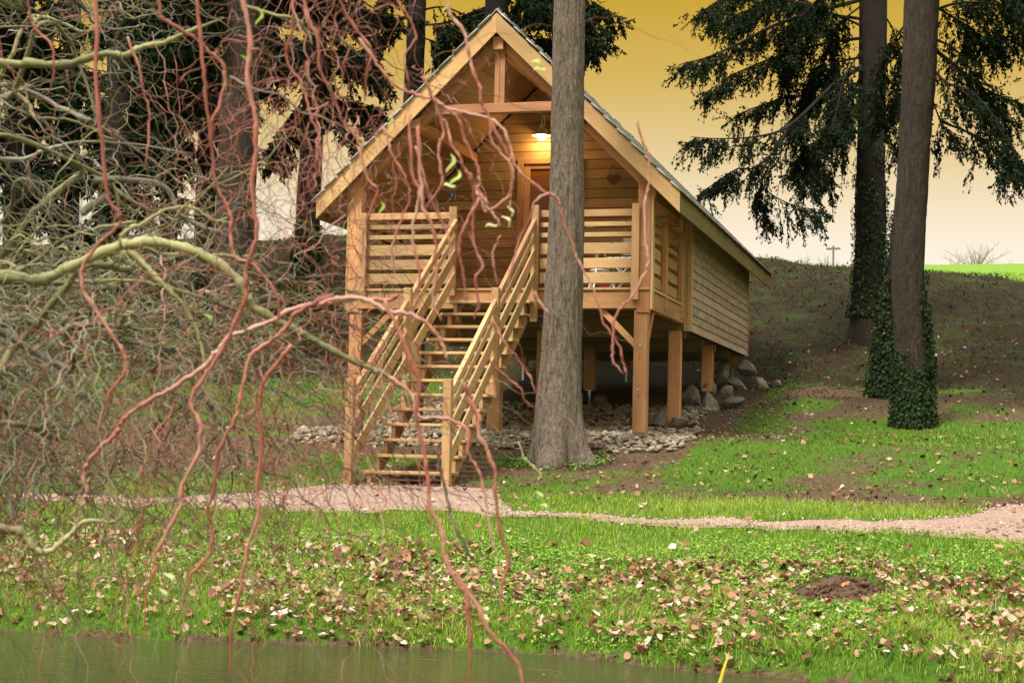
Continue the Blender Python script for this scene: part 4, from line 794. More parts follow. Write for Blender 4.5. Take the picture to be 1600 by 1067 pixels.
# longer shaggy tufts near the water
cx_ = rng.uniform(-3, 8, 420); cy_ = rng.uniform(-8.75, -7.4, 420); X = np.repeat(cx_, 38)+rng.normal(0, .05, 420*38); Y = np.repeat(cy_, 38)+rng.normal(0, .05, 420*38); k = (hgt(X, Y) > -3.47) & (fbm(X, Y, .5) > .36)
tag(blades('long_grass', X[k], Y[k], .05, .14, .0028, .66, lean=.8), 'long shaggy grass hanging over the water edge', 'grass', kind='stuff')
X, Y = scatter(90000, -2.5, 9, -3.5, 5.5, .27); tag(blades('lawn_grass', X, Y, .025, .07, .0036, .24), 'patchy darker lawn grass beside and below the cabin', 'grass', kind='stuff')
X = rng.uniform(-4, 11, 26000); Y = rng.uniform(-3.6, 7, 26000); k = ~in_path(X, Y) & ~in_bed(X, Y) & (gmask(X, Y) < .75); tag(blades('dry_grass', X[k], Y[k], .015, .05, .0032, .68, SLOPEG, lean=1.5), 'dry straw and dead grass on the bare ground around the cabin', 'dead grass', kind='stuff')
X, Y = scatter(36000, -10, -2, 3, 10, .3); tag(blades('left_lawn_grass', X, Y, .04, .09, .0045, .38), 'green lawn patch behind the willow on the left', 'grass', kind='stuff')
X = rng.uniform(-12, 13, 42000); Y = rng.uniform(7.5, 21.5, 42000); k = (np.abs(X) > 2.3) | (Y > 9); k &= fbm(X, Y, 1.2) > .40; tag(blades('slope_growth', X[k], Y[k], .03, .11, .006, .45, SLOPEG, lean=1.2), 'dull brown-green growth on the steep slope', 'undergrowth', kind='stuff')
X = rng.uniform(3, 18, 9000); Y = rng.uniform(20.5, 34, 9000); tag(blades('field_grass', X, Y, .05, .14, .012, .42), 'bright green grass of the field above the slope', 'grass', kind='stuff')
# low broad-leaved plants on the bank
def flat_leaves(name, X, Y, smin, smax, zlo, zhi, mu, m):
    n_ = len(X); c = np.stack([X, Y, hgt(X, Y)+rng.uniform(zlo, zhi, n_)], -1); nrm = np.array([0, -.3, 1.])+rng.normal(0, .45, (n_, 3)); nrm /= np.linalg.norm(nrm, axis=1)[:, None]
    d = np.cross(nrm, rng.normal(size=(n_, 3))); d /= np.linalg.norm(d, axis=1)[:, None]; s_ = np.cross(nrm, d); s = rng.uniform(smin, smax, (n_, 1))
    V = np.stack([c-d*s, c-d*s*.2+s_*s*.8, c+d*s*.6+s_*s*.65, c+d*s*.9, c+d*s*.6-s_*s*.65, c-d*s*.2-s_*s*.8], 1).reshape(-1, 3)
    return link(name, npmesh(name, V, np.arange(6*n_).reshape(-1, 6), np.repeat(np.clip(rng.normal(mu, .22, n_), 0, 1), 6)), m)
n_ = 85000; X = rng.uniform(-2.6, 7.6, n_); Y = rng.uniform(-8.7, -5.3, n_); k = ~at_mole(X, Y) & (fbm(X+3, Y+8, .6)+.25*(fbm(X, Y, .17)-.5) > .52) & (rng.random(n_) < sst(-5.2, -6.3, Y)) & (hgt(X, Y) > -3.4)
tag(flat_leaves('clover', X[k], Y[k], .005, .014, .015, .065, .5, CLOVER), 'low clover and weeds among the bank grass', 'weeds', kind='stuff')
n_ = 13000; X = rng.uniform(-12, 13, n_); Y = rng.uniform(5, 21, n_); k = ((np.abs(X) > 2.4) | (Y > 9)) & (fbm(X+3, Y+8, 1.4) > .5)
tag(flat_leaves('slope_weeds', X[k], Y[k], .015, .04, .0, .10, .35, IVY), 'dark ground ivy patches on the slope', 'weeds', kind='stuff')
# fallen leaves
def leaf_geom(s, rg):
    a = np.linspace(0, 2*pi, 11)[:-1]+rg.uniform(-.2, .2, 10); r = s*(.85+.15*np.cos(a*rg.choice([3, 5])+rg.uniform(0, 6)))*rg.uniform(.72, 1.2, 10); el_ = rg.uniform(.45, .95)
    x, y = r*np.cos(a)*el_, r*np.sin(a); z = .6*rg.uniform(.3, 2)*x**2/s*rg.choice([-1, 1, 1])+.25*rg.uniform(0, 1.2)*y**2/s+rg.uniform(-.08, .08, 10)*s
    V = np.vstack([[0, 0, 0], np.stack([x, y, z], -1)]); F = np.array([[0, i+1, (i+1) % 10+1] for i in range(10)])
    q = Matrix.Rotation(rg.uniform(0, 6.28), 3, 'Z') @ Matrix.Rotation(rg.normal(0, .42)+.15, 3, 'X') @ Matrix.Rotation(rg.normal(0, .45), 3, 'Y'); return V@np.array(q).T, F
n_ = 26000; X = rng.uniform(-3, 8, n_); Y = rng.uniform(-8.8, -4.0, n_)
pr = np.clip(sst(-5.7, -6.9, Y)*(.32+5*np.clip(fbm(X+60, Y*1.8, .8)-.45, 0, 1)), .02, 1); pr = pr*np.where(Y > -5.4, .5, 1); pr = np.maximum(pr, .42*(1-shore(X, Y)))
k = (rng.random(n_) < pr) & (hgt(X, Y) > -3.455) & ~(at_mole(X, Y) & (rng.random(n_) < .85)); X, Y = X[k], Y[k]; d2 = (X-CAM[0])**2+(Y-CAM[1])**2; order = np.argsort(d2)
X, Y = X[order], Y[order]; SZ = .016+.036*rng.random(len(X))**1.5
onscreen = [];
for i in range(len(X)):
    v = np.array([X[i], Y[i], H(X[i], Y[i])])-CAM; zz = v@np.array(fw); u = v@np.array(rt2)/zz*2528; w = v@np.array(up2)/zz*2528; onscreen.append(abs(u) < 790 and abs(w) < 530)
onscreen = np.array(onscreen); score = SZ/np.sqrt((X-CAM[0])**2+(Y-CAM[1])**2)*onscreen; sel = set(np.argsort(-score)[:290].tolist())
acc = Acc(); lvmeshes = []
for i in range(len(X)):
    V, F = leaf_geom(SZ[i], rng); z = H(X[i], Y[i])+rng.uniform(.02, .085); t = float(np.clip(rng.normal(.46, .26), 0, 1))
    if i in sel:
        o = link('fallen_leaf', npmesh('fallen_leaf', V, F, np.full(len(V), t)), LEAF, None, (X[i], Y[i], z)); 
        hue = 'dark brown' if t < .3 else 'mid brown' if t < .52 else 'pinkish tan' if t < .75 else 'pale cream'
        big_ = 'large' if SZ[i] > .043 else 'medium sized' if SZ[i] > .034 else 'small'
        zone = 'close to the water' if Y[i] < -7.7 else 'halfway up the pond bank' if Y[i] < -6.4 else 'near the gravel path'
        at_ = 'below the willow tangle' if X[i] < .6 else 'below the staircase' if X[i] < 1.9 else 'below the big trunk' if X[i] < 3.1 else 'left of the molehill' if X[i] < 4.5 else 'by the molehill' if X[i] < 5.2 else 'at the right end'
        tag(o, f'{big_} {hue} curled leaf {zone}, {at_}', 'leaf', f'{big_} {hue} leaves {zone} {at_}')
    else: acc.add(V+np.array([X[i], Y[i], z]), F, t)
tag(link('leaf_litter', acc.mesh('leaf_litter'), LEAF), 'smaller dry leaves scattered over the bank and path', 'leaves', kind='stuff')
acc = Acc()
n_ = 5200; X = rng.uniform(-8, 11, n_); Y = -3.6+rng.random(n_)**1.3*16
for x, y in zip(X, Y):
    if abs(x) < 2.3 and y > -.6 and y < 8.6: continue
    V, F = leaf_geom(rng.uniform(.018, .045), rng); acc.add(V+np.array([x, y, H(x, y)+.02]), F, float(np.clip(rng.normal(.33, .25), 0, 1)))
tag(link('slope_leaf_litter', acc.mesh('slope_leaf_litter'), LEAF), 'dull leaf litter on the lawn and slope', 'leaves', kind='stuff')
# loose gravel on the path
acc = Acc(); k_ = 0
while k_ < 1800:
    i = rng.integers(0, len(fine)-1); t = rng.random(); x = fine[i, 0]*(1-t)+fine[i, 2]*t+rng.normal(0, .03); y = fine[i, 1]*(1-t)+fine[i, 3]*t+rng.normal(0, .05); s = rng.uniform(.006, .016)
    if x < -3 or x > 8: continue
    acc.add(IV*(1+rng.uniform(-.3, .3, (len(IV), 1)))*s*np.array([1, 1, .7])+np.array([x, y, H(x, y)+.02+s*.2]), IF, rng.random()); k_ += 1
tag(link('path_gravel', acc.mesh('path_gravel'), PINKST), 'loose pinkish gravel along the path', 'gravel', kind='stuff')
# weeds and litter at the foot of the big trunk
a = rng.uniform(0, 2*pi, 1500); q = rng.uniform(.27, .62, 1500); X = b0[0]+np.cos(a)*q; Y = b0[1]+np.sin(a)*q; k = vn(X, Y, .16) > .42
tag(flat_leaves('trunk_weeds', X[k], Y[k], .008, .02, .0, .06, .2, CLOVER), 'small weeds round the foot of the big trunk', 'weeds', kind='stuff')
a = rng.uniform(0, 2*pi, 2600); q = rng.uniform(.25, .75, 2600); X = b0[0]+np.cos(a)*q; Y = b0[1]+np.sin(a)*q; tag(blades('needle_litter', X, Y, .01, .04, .003, .4, SLOPEG, lean=2.5), 'dead needles and straw round the foot of the big trunk', 'litter', kind='stuff')
# molehill
def mound(name, x, y, rx, ry, h, label, cat='mound'):
    k = 28; V = []; 
    for i in range(9):
        for j in range(k):
            a = 2*pi*j/k; r = i/8*(1+.12*sin(3*a+x)); px_, py_ = x+rx*r*cos(a), y+ry*r*sin(a); q = (1-min(1, i/8)**1.6)
            V.append((px_-x, py_-y, H(px_, py_)-H(x, y)+h*q*(.75+.5*float(vn(px_*9, py_*9, 1)))-.01*(i == 8)))
    F = [[i*k+j, (i+1)*k+j, (i+1)*k+(j+1) % k, i*k+(j+1) % k] for i in range(8) for j in range(k)]
    o = link(name, npmesh(name, np.array(V), F, smooth=False), SOIL, None, (x, y, H(x, y)))
    t = tag(o, label, cat); cr = Acc()
    for q in range(260):
        a = rng.uniform(0, 6.3); r = rng.random()**.6*1.1; px_, py_ = x+rx*r*cos(a), y+ry*r*sin(a); s = rng.uniform(.006, .022)
        cr.add(IV*s*(1+rng.uniform(-.3, .3, (len(IV), 1)))+np.array([px_-x, py_-y, H(px_, py_)-H(x, y)+h*max(0, 1-r**1.6)+s*.3]), IF, .5)
    link('soil_crumbs', cr.mesh('soil_crumbs'), SOIL, t)['kind'] = 'stuff'
mound('molehill', 4.84, -7.08, .31, .34, .08, 'low brown molehill of fresh soil among the bank leaves')
mound('soil_heap', 3.55, 7.2, .75, .5, .10, 'dark heap of soil at the foot of the slope right of the cabin')
# twigs and sticks
def stick(name, pts, r, m, label, forks=(), cat='twig'):
    P = smooth_path(pts, 6); o0 = P[0].copy(); V, F = tube(P-o0, np.linspace(r, r*.35, len(P)), 6); 
    if not forks: return tag(link(name, npmesh(name, V, F, np.full(len(V), .7), True), m, None, tuple(o0)), label, cat)
    t = thing(name, tuple(o0), label, cat); link('stem', npmesh('stem', V, F, np.full(len(V), .7), True), m, t)
    for f in forks:
        Q = smooth_path(f, 5); V, F = tube(Q-o0, np.linspace(r*.6, r*.25, len(Q)), 5); link('side_shoot', npmesh('side_shoot', V, F, np.full(len(V), .7), True), m, t)
    return t
stick('bare_seedling', [pix(1508, 1034, 11.4), pix(1540, 1000, 11.45), pix(1553, 965, 11.5), pix(1557, 932, 11.5)], .006, M_STRAW, 'pale leafless seedling standing in the leaves at the lower right', forks=[[pix(1552, 962, 11.5), pix(1575, 951, 11.6), pix(1600, 950, 11.7)], [pix(1548, 985, 11.5), pix(1544, 965, 11.4), pix(1549, 945, 11.4)]])
stick('broken_branch', [pix(929, 706, 17.6), pix(943, 714, 17.6), pix(956, 724, 17.5)], .012, BARK_D, 'short dark stick on the ground right of the big trunk foot', cat='stick')
stick('floating_stick', [(2.16, -8.98, -3.446), (2.3, -9.0, -3.444), (2.42, -8.99, -3.447)], .003, M_HEART, 'thin brown stick floating on the pond left of centre', cat='stick')
stick('floating_stick', [(2.95, -9.15, -3.446), (3.1, -9.14, -3.444), (3.2, -9.17, -3.447)], .003, M_HEART, 'thin brown stick floating on the pond below the big trunk', cat='stick')
q0, q1 = pix(1122, 1075, 9.6), pix(1139, 1018, 9.6); me = npmesh('reed_blade', np.array([(-.012, 0, -.35), (.012, 0, -.35), (.012, .004, 0), (-.012, .004, 0), tuple((q1-q0)*.6+np.array([.009, 0, 0])), tuple((q1-q0)*.6-np.array([.009, 0, 0])), tuple(q1-q0), tuple(q1-q0+np.array([.002, 0, 0]))]), [[0, 1, 2, 3], [3, 2, 4, 5], [5, 4, 7, 6]])
o = link('reed_blade', me, M_REED, None, tuple(q0)); o.modifiers.new('thick', 'SOLIDIFY').thickness = .003; tag(o, 'single yellow reed blade sticking up from the water', 'reed')

# ------------------------------------------------------------------ the corkscrew willow on the near bank
tb = CAM+np.array(rt)*-5.2+np.array([fw.x, fw.y, 0])*1.2; tb[2] = H(tb[0], tb[1])
WT = thing('corkscrew_willow', tuple(tb), 'leafless corkscrew willow whose twisted red and olive branches hang in front of the cabin', 'tree')
V, F, PT, RT, _ = trunk_mesh([np.array([0, 0, -.3]), np.array([.05, .1, 1.2]), np.array([.0, .35, 2.6]), np.array([.15, .5, 4.2])], [.26, .22, .19, .13], 21, 24, .06, .3)
link('trunk', npmesh('trunk', V, F, smooth=True), BARK_R, WT)
def willow_part(name, pts, w0, w1, D0_, m, tone, k=6, jit=.004, n=6):
    """pts: (x, y) traced on the photograph with an optional distance; w0, w1 widths in photo pixels"""
    P = np.array([pix(p[0], p[1], (p[2] if len(p) > 2 else D0_)) for p in pts]); P = smooth_path(P, n)
    dep = (P-CAM)@np.array(fw); q = np.linspace(0, 1, len(P)); wv = (w0*(1-q)+w1*q)*.5*np.clip((1-q)*7+.35, 0, 1)*dep/2528*(1+.14*np.sin(q*len(P)*.9+w0)+.06*rng.normal(size=len(P)))
    P = P+rng.normal(0, jit*.35, P.shape); P, wv = capped(P, wv); q = np.linspace(0, 1, len(P)); V, F = tube(P-tb, wv, k)
    t = np.clip(tone+.25*np.sin(np.repeat(q, k)*9+w0*3)+rng.normal(0, .06, len(V)), 0, 1)
    return link(name, npmesh(name, V, F, t, True), m, WT)
LT = tuple  # limbs: the big ones, grown from the trunk
def frm(x, y, D): return (x, y, D)
O_, R_, G_ = TW_OLV, TW_RED, TW_GRY
LIMBS = [
 ([(-900, 300, 3.4), (-420, 380, 4.2), (-150, 425, 4.6), (0, 432), (60, 438), (95, 425), (130, 408), (185, 385), (200, 382), (240, 378), (290, 388), (330, 405), (370, 435), (385, 460), (395, 478), (430, 500), (470, 520), (520, 548), (555, 565), (585, 578), (610, 590), (632, 612), (642, 640)], 26, 8, 4.6, O_, .55),
 ([(195, 385), (222, 410), (250, 440), (270, 460), (285, 475), (302, 505), (316, 545), (322, 600)], 12, 5, 4.6, O_, .6),
 ([(188, 384), (190, 370), (202, 358), (222, 350), (260, 327), (300, 325), (330, 342), (360, 348)], 9, 5, 4.6, O_, .6),
 ([(-900, 100, 3.6), (-300, 60, 4.8), (0, 98), (48, 99), (96, 102), (134, 92), (166, 84), (198, 86), (223, 73), (255, 67), (274, 59), (306, 45), (350, 30)], 20, 7, 5.2, O_, .55),
 ([(-700, 760, 3.6), (-200, 800, 4.0), (0, 826), (28, 828), (44, 844), (60, 860), (80, 860), (104, 840), (124, 820), (148, 812), (176, 816), (196, 800)], 18, 6, 4.2, O_, .7),
 ([(-700, 620, 4), (-200, 650, 4.6), (0, 660), (36, 663), (71, 670), (103, 674)], 14, 6, 4.8, O_, .5),
 ([(60, 668), (82, 656), (89, 635), (98, 624), (110, 617), (143, 620), (167, 628), (180, 650)], 9, 4, 4.8, O_, .7),
 ([(-500, 380, 4.2), (-150, 400, 5), (0, 410), (30, 420), (60, 405), (90, 380), (140, 360), (190, 350), (215, 345)], 12, 5, 5.2, O_, .35),
 ([(80, 442), (140, 440), (200, 438), (250, 446), (330, 470), (400, 500), (440, 540)], 9, 4, 5.0, O_, .3),
 ([(-300, 220, 5), (0, 250), (70, 235), (120, 222), (200, 225), (300, 240)], 9, 3, 5.6, G_, .6),
 ([(385, 10), (430, 24), (462, 30), (480, 50), (488, 70)], 7, 4, 4.6, O_, .4),
]
for pts, a, b_, D_, m, t in LIMBS: willow_part('branch', pts, a*.86, b_*.86, D_, m, t, 8)
TR = [
 ([(620, 462), (600, 470), (559, 466), (527, 471), (463, 480), (427, 500), (385, 517), (360, 524), (338, 549), (321, 571), (285, 596), (249, 617), (214, 638), (192, 656), (182, 678), (156, 700), (136, 724), (130, 744), (136, 768), (124, 800), (116, 832)], 9, 8, 4.0, R_, .75),
 ([(140, -120), (150, 0), (150, 120), (160, 230), (167, 300), (185, 336), (185, 353), (157, 378), (140, 400), (128, 421), (132, 457), (157, 496), (178, 528), (194, 556), (192, 588), (171, 613), (167, 642), (153, 667)], 8, 7, 3.9, R_, .45),
 ([(300, -60), (312, 40), (318, 110), (324, 170), (330, 223), (338, 287), (354, 319), (362, 339), (360, 371), (370, 403), (392, 410), (410, 430), (432, 460), (435, 500), (420, 540)], 8, 5, 3.9, R_, .35),
 ([(372, -80), (380, 0), (392, 60), (386, 120), (398, 180), (400, 230), (395, 300), (402, 364), (390, 403), (383, 435), (385, 464), (374, 489), (356, 528), (331, 571), (303, 613), (299, 635), (313, 664), (308, 712), (286, 756), (282, 792), (260, 832), (244, 864), (240, 896), (228, 928), (226, 1000)], 10, 7, 3.7, R_, .5),
 ([(520, 460), (463, 489), (449, 510), (420, 535), (392, 556), (381, 596), (374, 631), (363, 663), (340, 708), (336, 756), (324, 796), (332, 824), (328, 864), (296, 904), (280, 956)], 9, 6, 3.9, R_, .4),
 ([(455, 540), (430, 570), (412, 600), (404, 640), (408, 700), (402, 760), (404, 800), (384, 864), (376, 920), (362, 980), (360, 1080)], 8, 7, 3.9, R_, .45),
 ([(560, 60), (590, 100), (609, 126), (635, 142), (652, 149), (683, 158), (700, 170), (733, 178), (764, 186), (781, 197), (794, 220), (802, 248), (812, 268), (832, 287), (857, 302), (867, 307), (874, 316)], 6, 5, 4.1, R_, .8),
 ([(874, 316), (881, 345), (899, 397), (905, 409), (928, 453), (945, 505), (968, 540), (974, 569), (980, 586)], 4, 4, 4.3, R_, .6),
 ([(690, -60), (698, 0), (705, 25), (726, 53), (733, 86), (741, 116), (751, 142), (751, 162), (766, 187), (767, 218), (784, 240), (799, 258), (800, 290), (795, 330)], 7, 5, 3.9, R_, .65),
 ([(700, 170), (718, 188), (722, 206), (733, 231), (746, 262), (750, 284), (745, 300), (748, 312), (731, 343), (720, 370), (717, 398), (724, 430), (729, 472)], 6, 5, 3.8, R_, .5),
 ([(660, 120), (680, 160), (693, 206), (685, 231), (690, 272), (691, 284), (680, 305), (662, 330)], 6, 5, 3.8, R_, .5),
 ([(690, 185), (700, 198), (705, 226), (718, 246), (728, 267), (741, 289), (758, 312), (763, 327), (779, 345), (781, 355)], 5, 5, 4.0, R_, .6),
 ([(766, 187), (791, 239), (800, 256), (799, 294), (790, 310), (760, 330), (750, 304), (743, 326), (727, 351), (717, 382), (720, 409), (727, 439)], 6, 5, 3.9, R_, .5),
 ([(735, 270), (741, 304), (738, 349), (741, 382), (754, 416), (743, 436), (747, 472), (741, 500)], 6, 5, 3.9, R_, .45),
 ([(781, 369), (770, 396), (772, 414), (777, 443)], 4, 3, 4.1, R_, .7),
 ([(858, 301), (837, 315), (826, 344), (810, 378), (800, 420), (790, 455)], 5, 4, 4.0, R_, .5),
 ([(650, 230), (662, 274), (673, 310), (691, 346), (702, 378), (705, 410)], 5, 4, 3.9, R_, .5),
 ([(652, 200), (657, 270), (660, 322), (671, 344), (682, 378), (680, 405), (682, 427), (675, 472), (690, 500)], 7, 6, 3.7, R_, .55),
 ([(640, 180), (644, 270), (655, 301), (646, 349), (647, 387), (655, 423), (650, 470)], 6, 5, 3.9, R_, .7),
 ([(600, 200), (612, 240), (632, 275), (640, 310), (625, 350), (612, 390), (618, 430)], 5, 4, 4.0, R_, .5),
 ([(560, 230), (575, 280), (590, 300), (575, 340), (566, 380), (570, 420), (560, 460)], 5, 4, 4.0, R_, .5),
 ([(500, 475), (527, 466), (572, 468), (608, 486), (635, 490), (668, 506), (684, 526), (694, 545), (698, 563)], 9, 7, 3.8, R_, .85),
 ([(610, 590), (642, 615), (647, 636), (657, 652), (699, 655), (731, 673), (731, 707), (744, 728), (754, 752), (762, 802), (769, 843), (778, 865)], 7, 5, 4.2, R_, .8),
 ([(725, 600), (736, 631), (749, 652), (749, 678), (762, 705), (773, 736), (775, 778), (783, 834), (795, 877), (784, 915), (781, 952)], 9, 6, 3.7, R_, .5),
 ([(600, 470), (625, 520), (640, 560), (655, 600), (650, 650), (662, 700), (668, 740), (672, 793), (691, 831), (695, 865), (709, 899), (728, 927), (731, 959), (736, 1009), (731, 1075)], 8, 9, 3.7, R_, .5),
 ([(709, 899), (712, 896), (744, 943), (766, 987), (794, 1018), (812, 1043), (818, 1080)], 9, 7, 3.7, R_, .5),
 ([(680, 700), (697, 771), (706, 809), (719, 837), (737, 874)], 6, 6, 4.0, G_, .3),
 ([(770, 500), (791, 539), (815, 568), (828, 589), (838, 613)], 5, 3, 4.2, R_, .4),
 ([(760, 560), (789, 587), (812, 605), (820, 626), (836, 639)], 4, 3, 4.2, R_, .3),
 ([(995, 190), (1005, 224), (1014, 246), (1013, 292), (1008, 316), (1009, 381), (1013, 404), (1010, 423), (999, 443), (984, 469), (974, 476), (960, 499), (958, 537), (958, 563), (974, 586)], 4, 5, 4.3, R_, .75),
 ([(835, 455), (845, 475), (858, 490)], 4, 5, 4.0, R_, .95),
 ([(810, 690), (820, 715), (835, 730), (846, 742)], 3, 5, 4.1, O_, .9),
 ([(240, -60), (249, 19), (264, 35), (306, 61), (325, 80), (347, 99), (351, 124), (344, 166), (331, 191), (331, 223), (338, 287), (354, 319)], 8, 6, 4.0, R_, .3),
 ([(200, 60), (217, 105), (223, 140), (233, 172), (232, 210), (228, 260)], 5, 4, 4.3, R_, .4),
 ([(40, -60), (46, 20), (60, 50), (80, 70), (84, 110), (75, 150)], 6, 4, 4.4, R_, .3),
 ([(470, -50), (480, 20), (495, 60), (500, 110), (520, 150), (535, 190), (560, 220), (570, 270)], 7, 4, 4.1, R_, .35),
 ([(520, -60), (535, 10), (560, 50), (580, 80), (572, 120), (570, 160)], 6, 4, 4.2, R_, .3),
 ([(600, -50), (620, 0), (640, 30), (650, 60), (630, 90), (640, 130)], 5, 4, 4.2, R_, .4),
 ([(455, -40), (458, 40), (447, 90), (470, 130), (485, 180), (500, 230), (480, 280), (500, 330)], 6, 4, 4.2, R_, .3),
 ([(360, 120), (400, 140), (440, 150), (470, 175), (500, 182), (540, 200)], 5, 3, 4.3, G_, .4),
]
for pts, a, b_, D_, m, t in TR: willow_part('branch', pts, a*.88, b_*.82, D_, m, t, 6)
# secondary limbs that fill the crown, from the trunk outward
Wr = np.random.default_rng(33)
sec = []
top = tb+np.array([.1, .4, 3.6])
for i in range(46):
    D_ = Wr.uniform(4.6, 8.5); x1 = Wr.uniform(-150, 440); y1 = 760-820*Wr.random()**1.35-.25*max(0, x1-300); x0 = x1-Wr.uniform(300, 650); y0 = y1+Wr.uniform(-220, 160)
    A = pix(x0, y0, D_*Wr.uniform(.85, 1.05)); B = pix(x1, y1, D_); n_ = 9; t_ = np.linspace(0, 1, n_)[:, None]
    if i % 3 == 0: P = np.vstack([top[None]*.9+A[None]*.1, top[None]*.5+A[None]*.5+[0, 0, .4]]); 
    else: P = np.zeros((0, 3))
    Q = A*(1-t_)+B*t_+Wr.normal(0, .07, (n_, 3)); Q[:, 2] += .25*np.sin(t_[:, 0]*pi)
    P = smooth_path(np.vstack([P, Q]), 6); P = P+np.cumsum(Wr.normal(0, .004, P.shape), 0); rr = np.linspace(Wr.uniform(.012, .022), .004, len(P))
    P_c, rr = capped(P, rr); V, F = tube(P_c-tb, rr, 6); m = O_ if Wr.random() < .6 else G_
    link('branch', npmesh('branch', V, F, np.clip(.4+Wr.normal(0, .12)+Wr.normal(0, .08, len(V)), 0, 1), True), m, WT); sec.append(P[len(P)//4:])
def curly(P0, dr, ln, rad, N=32, droop=.5, amp=.55, k=3):
    """batch of corkscrew twigs; returns verts, quads, points"""
    T = len(P0); st = (ln/N)[:, None]; d = dr/np.linalg.norm(dr, axis=1)[:, None]; P = [P0]; ph = Wr.uniform(0, 6.3, (T, 4)); fr = Wr.uniform(.07, .16, (T, 1)); a_ = amp*Wr.uniform(.5, 1.4, (T, 1))
    e1_ = np.cross(d, [.3, .2, .9]); e1_ /= np.linalg.norm(e1_, axis=1)[:, None]; e2_ = np.cross(d, e1_); s = np.zeros((T, 1))
    for i in range(N):
        w = 2*pi*s/fr; dd = d+a_*(e1_*(np.sin(w+ph[:, :1])+.5*np.sin(w*.43+ph[:, 1:2]))+e2_*(np.cos(w*.9+ph[:, 2:3])+.5*np.sin(w*.37+ph[:, 3:]))); dd /= np.linalg.norm(dd, axis=1)[:, None]
        P.append(P[-1]+dd*st); s = s+st; d = d+np.array([0, 0, -1.])*droop*st+Wr.normal(0, .05, (T, 3)); d /= np.linalg.norm(d, axis=1)[:, None]
    P = np.stack(P, 1); t = np.gradient(P, axis=1); t /= np.linalg.norm(t, axis=2)[..., None]+1e-9; a = np.cross(t, [.31, .5, .81]); a /= np.linalg.norm(a, axis=2)[..., None]+1e-9; b = np.cross(t, a)
    th = np.linspace(0, 2*pi, k, endpoint=False); q = np.linspace(1, .3, N+1)[None, :, None, None]; R_a = rad[:, None, None, None]*q
    V = (P[:, :, None]+R_a*(np.cos(th)[None, None, :, None]*a[:, :, None]+np.sin(th)[None, None, :, None]*b[:, :, None])).reshape(-1, 3)
    V = V-tb; n1 = N+1; base = (np.arange(T)*n1*k)[:, None, None]; i = np.arange(N)[None, :, None]*k; j = np.arange(k)[None, None]; F = np.stack([base+i+j, base+i+(j+1) % k, base+i+k+(j+1) % k, base+i+k+j], -1).reshape(-1, 4)
    return V, F, P
def starts(n_, w=None):
    o_ = []
    while len(o_) < n_:
        i = Wr.integers(0, len(sec)); p = sec[i][Wr.integers(0, len(sec[i]))]; v = p-CAM; dz = v@np.array(fw); x = 800+2528*(v@np.array(rt2))/dz; y = 533-2528*(v@np.array(up2))/dz
        if x > 470 or (y < 390 and Wr.random() > .16) or (x > 330 and Wr.random() < .4): continue
        o_.append(p)
    return np.array(o_)
def batch(n_, m, name, r0, r1, l0, l1, droop, dirz, k=3, amp=.5, forks=True, P0=None):
    P0 = starts(n_) if P0 is None else P0; n_ = len(P0); dr = Wr.normal(0, 1, (n_, 3)); dr[:, 2] = dr[:, 2]*.5+dirz; dr += np.array(rt)*.12
    ln = Wr.uniform(l0, l1, n_); rad = Wr.uniform(r0, r1, n_); V, F, P = curly(P0, dr, ln, rad, droop=droop, k=k, amp=amp); T = np.repeat(np.clip((Wr.normal(.45, .22, (n_, 1))+.22*np.sin(np.linspace(0, 1, 33)[None]*Wr.uniform(15, 50, (n_, 1))+Wr.uniform(0, 6, (n_, 1)))+Wr.normal(0, .1, (n_, 33))).ravel(), 0, 1), k)
    acc = Acc(); acc.add(V, F); acc.T = [T]
    if forks:
        i = Wr.integers(4, 22, n_); P1 = P[np.arange(n_), i]; d1 = Wr.normal(0, 1, (n_, 3))+np.array([0, 0, -.4]); V, F, _ = curly(P1, d1, ln*.5, rad*.6, N=24, droop=droop, k=3); acc.add(V, F); acc.T[-1] = np.repeat(np.clip(Wr.normal(.5, .2, n_), 0, 1), 25*3)
    o = link(name, acc.mesh(name, True), m, WT); o['kind'] = 'stuff'; return P
batch(760, O_, 'olive_twigs', .0019, .0044, .5, 1.5, .35, -.15)
batch(620, G_, 'grey_twigs', .0015, .0038, .4, 1.4, .4, -.2)
batch(90, R_, 'red_twigs', .002, .004, .5, 1.4, .9, -.5)
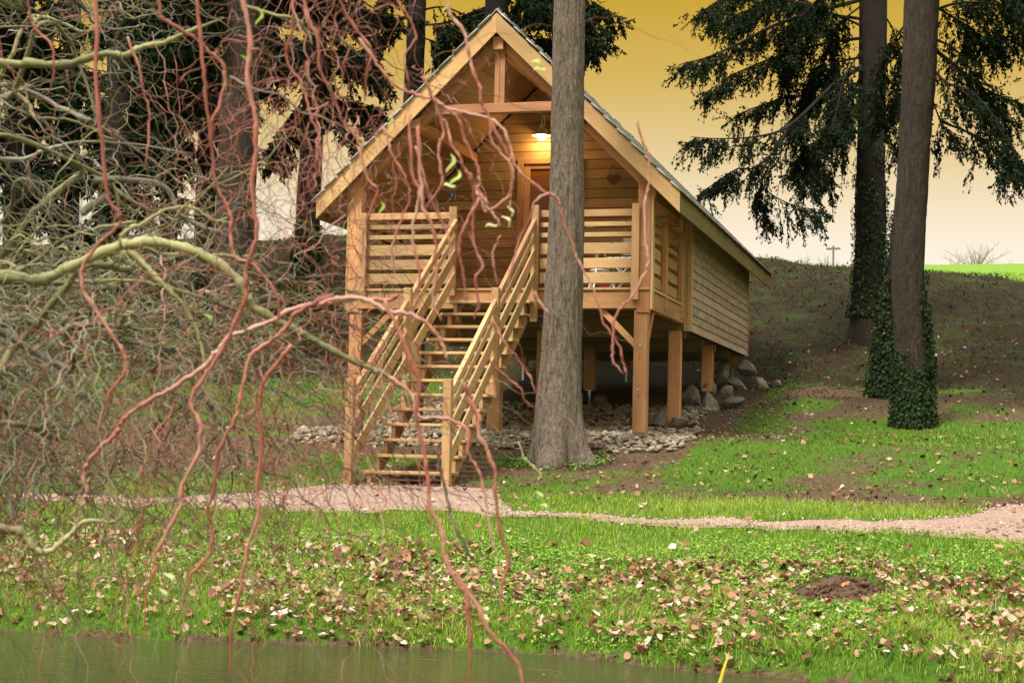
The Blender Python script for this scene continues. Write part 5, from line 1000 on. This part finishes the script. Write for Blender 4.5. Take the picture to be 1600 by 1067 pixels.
# hanging red fringe nearer the viewer, thinning out towards the cabin
n_ = 80; xs_ = 560-np.abs(Wr.normal(0, 230, n_)); ys_ = Wr.uniform(-120, 620, n_)+np.clip((xs_-300)*-.1, -30, 60); P0 = np.array([pix(a, b, Wr.uniform(4.0, 6.2)) for a, b in zip(xs_, ys_)])
batch(n_, R_, 'red_fringe', .0013, .0029, .5, 1.2, 1.3, -.9, P0=P0)
n_ = 210; xs_ = Wr.uniform(-60, 620, n_); ys_ = Wr.uniform(450, 790, n_); P0 = np.array([pix(a, b, Wr.uniform(4.2, 6.5)) for a, b in zip(xs_, ys_)])
batch(n_, R_, 'low_red_fringe', .0010, .0024, .5, 1.1, 1.3, -.9, P0=P0)
n_ = 120; xs_ = Wr.uniform(330, 680, n_); ys_ = Wr.uniform(-80, 420, n_); P0 = np.array([pix(a, b, Wr.uniform(4.0, 6.0)) for a, b in zip(xs_, ys_)])
batch(n_, R_, 'fine_red_twigs', .0008, .0016, .3, .9, 1.0, -.6, k=3, P0=P0)
# the few curled leaves that still hang on
def curl_leaf(x, y, D_, s, tone, ang):
    c = pix(x, y, D_)-tb; t_ = np.linspace(0, 1, 19); ax = np.array(rt2)*cos(ang)+np.array(up2)*sin(ang); sd = np.array(up2)*cos(ang)-np.array(rt2)*sin(ang)
    cl = c+ax*(t_[:, None]-.5)*s+sd*(np.sin(t_*5+ang)*.18*s)[:, None]+np.array(fw)*(np.cos(t_*5)*.12*s)[:, None]; w = np.sin(t_*pi)**.7*.13*s+.0006
    nn = sd*.8+np.array(fw)*.6; V = np.concatenate([cl-nn*w[:, None], cl+nn*w[:, None]]); F = [[i, i+1, i+20, i+19] for i in range(18)]
    link('leaf', npmesh('leaf', V, F, np.full(38, tone), True), M_WL, WT)
for a in ((704, 255, 3.8, .045, .7, 1.5), (712, 278, 3.8, .04, .6, 1.2), (700, 290, 3.8, .035, .9, .3), (840, 100, 3.9, .035, .5, -.5), (843, 108, 3.9, .03, .6, .4), (384, 100, 4.0, .05, .1, 1.9), (405, 28, 4.2, .04, .1, 1.4), (697, 11, 4.2, .03, .2, 1.2), (768, 352, 4.0, .03, 1, .4), (792, 345, 4.0, .035, 1, -1), (798, 330, 4.0, .03, .95, -1.4),
          (844, 775, 4.0, .03, .6, -1.2), (852, 792, 4.0, .028, .9, -.6), (326, 498, 4.6, .04, .4, -1.1), (610, 190, 4, .025, .4, 1.4), (596, 325, 4.0, .03, .4, 1.5), (600, 878, 4.0, .03, .95, 1.2), (266, 905, 4.2, .05, .95, -1.0), (256, 928, 4.2, .04, .8, -1.2), (820, 718, 4.1, .02, .3, -.9)): curl_leaf(*a)
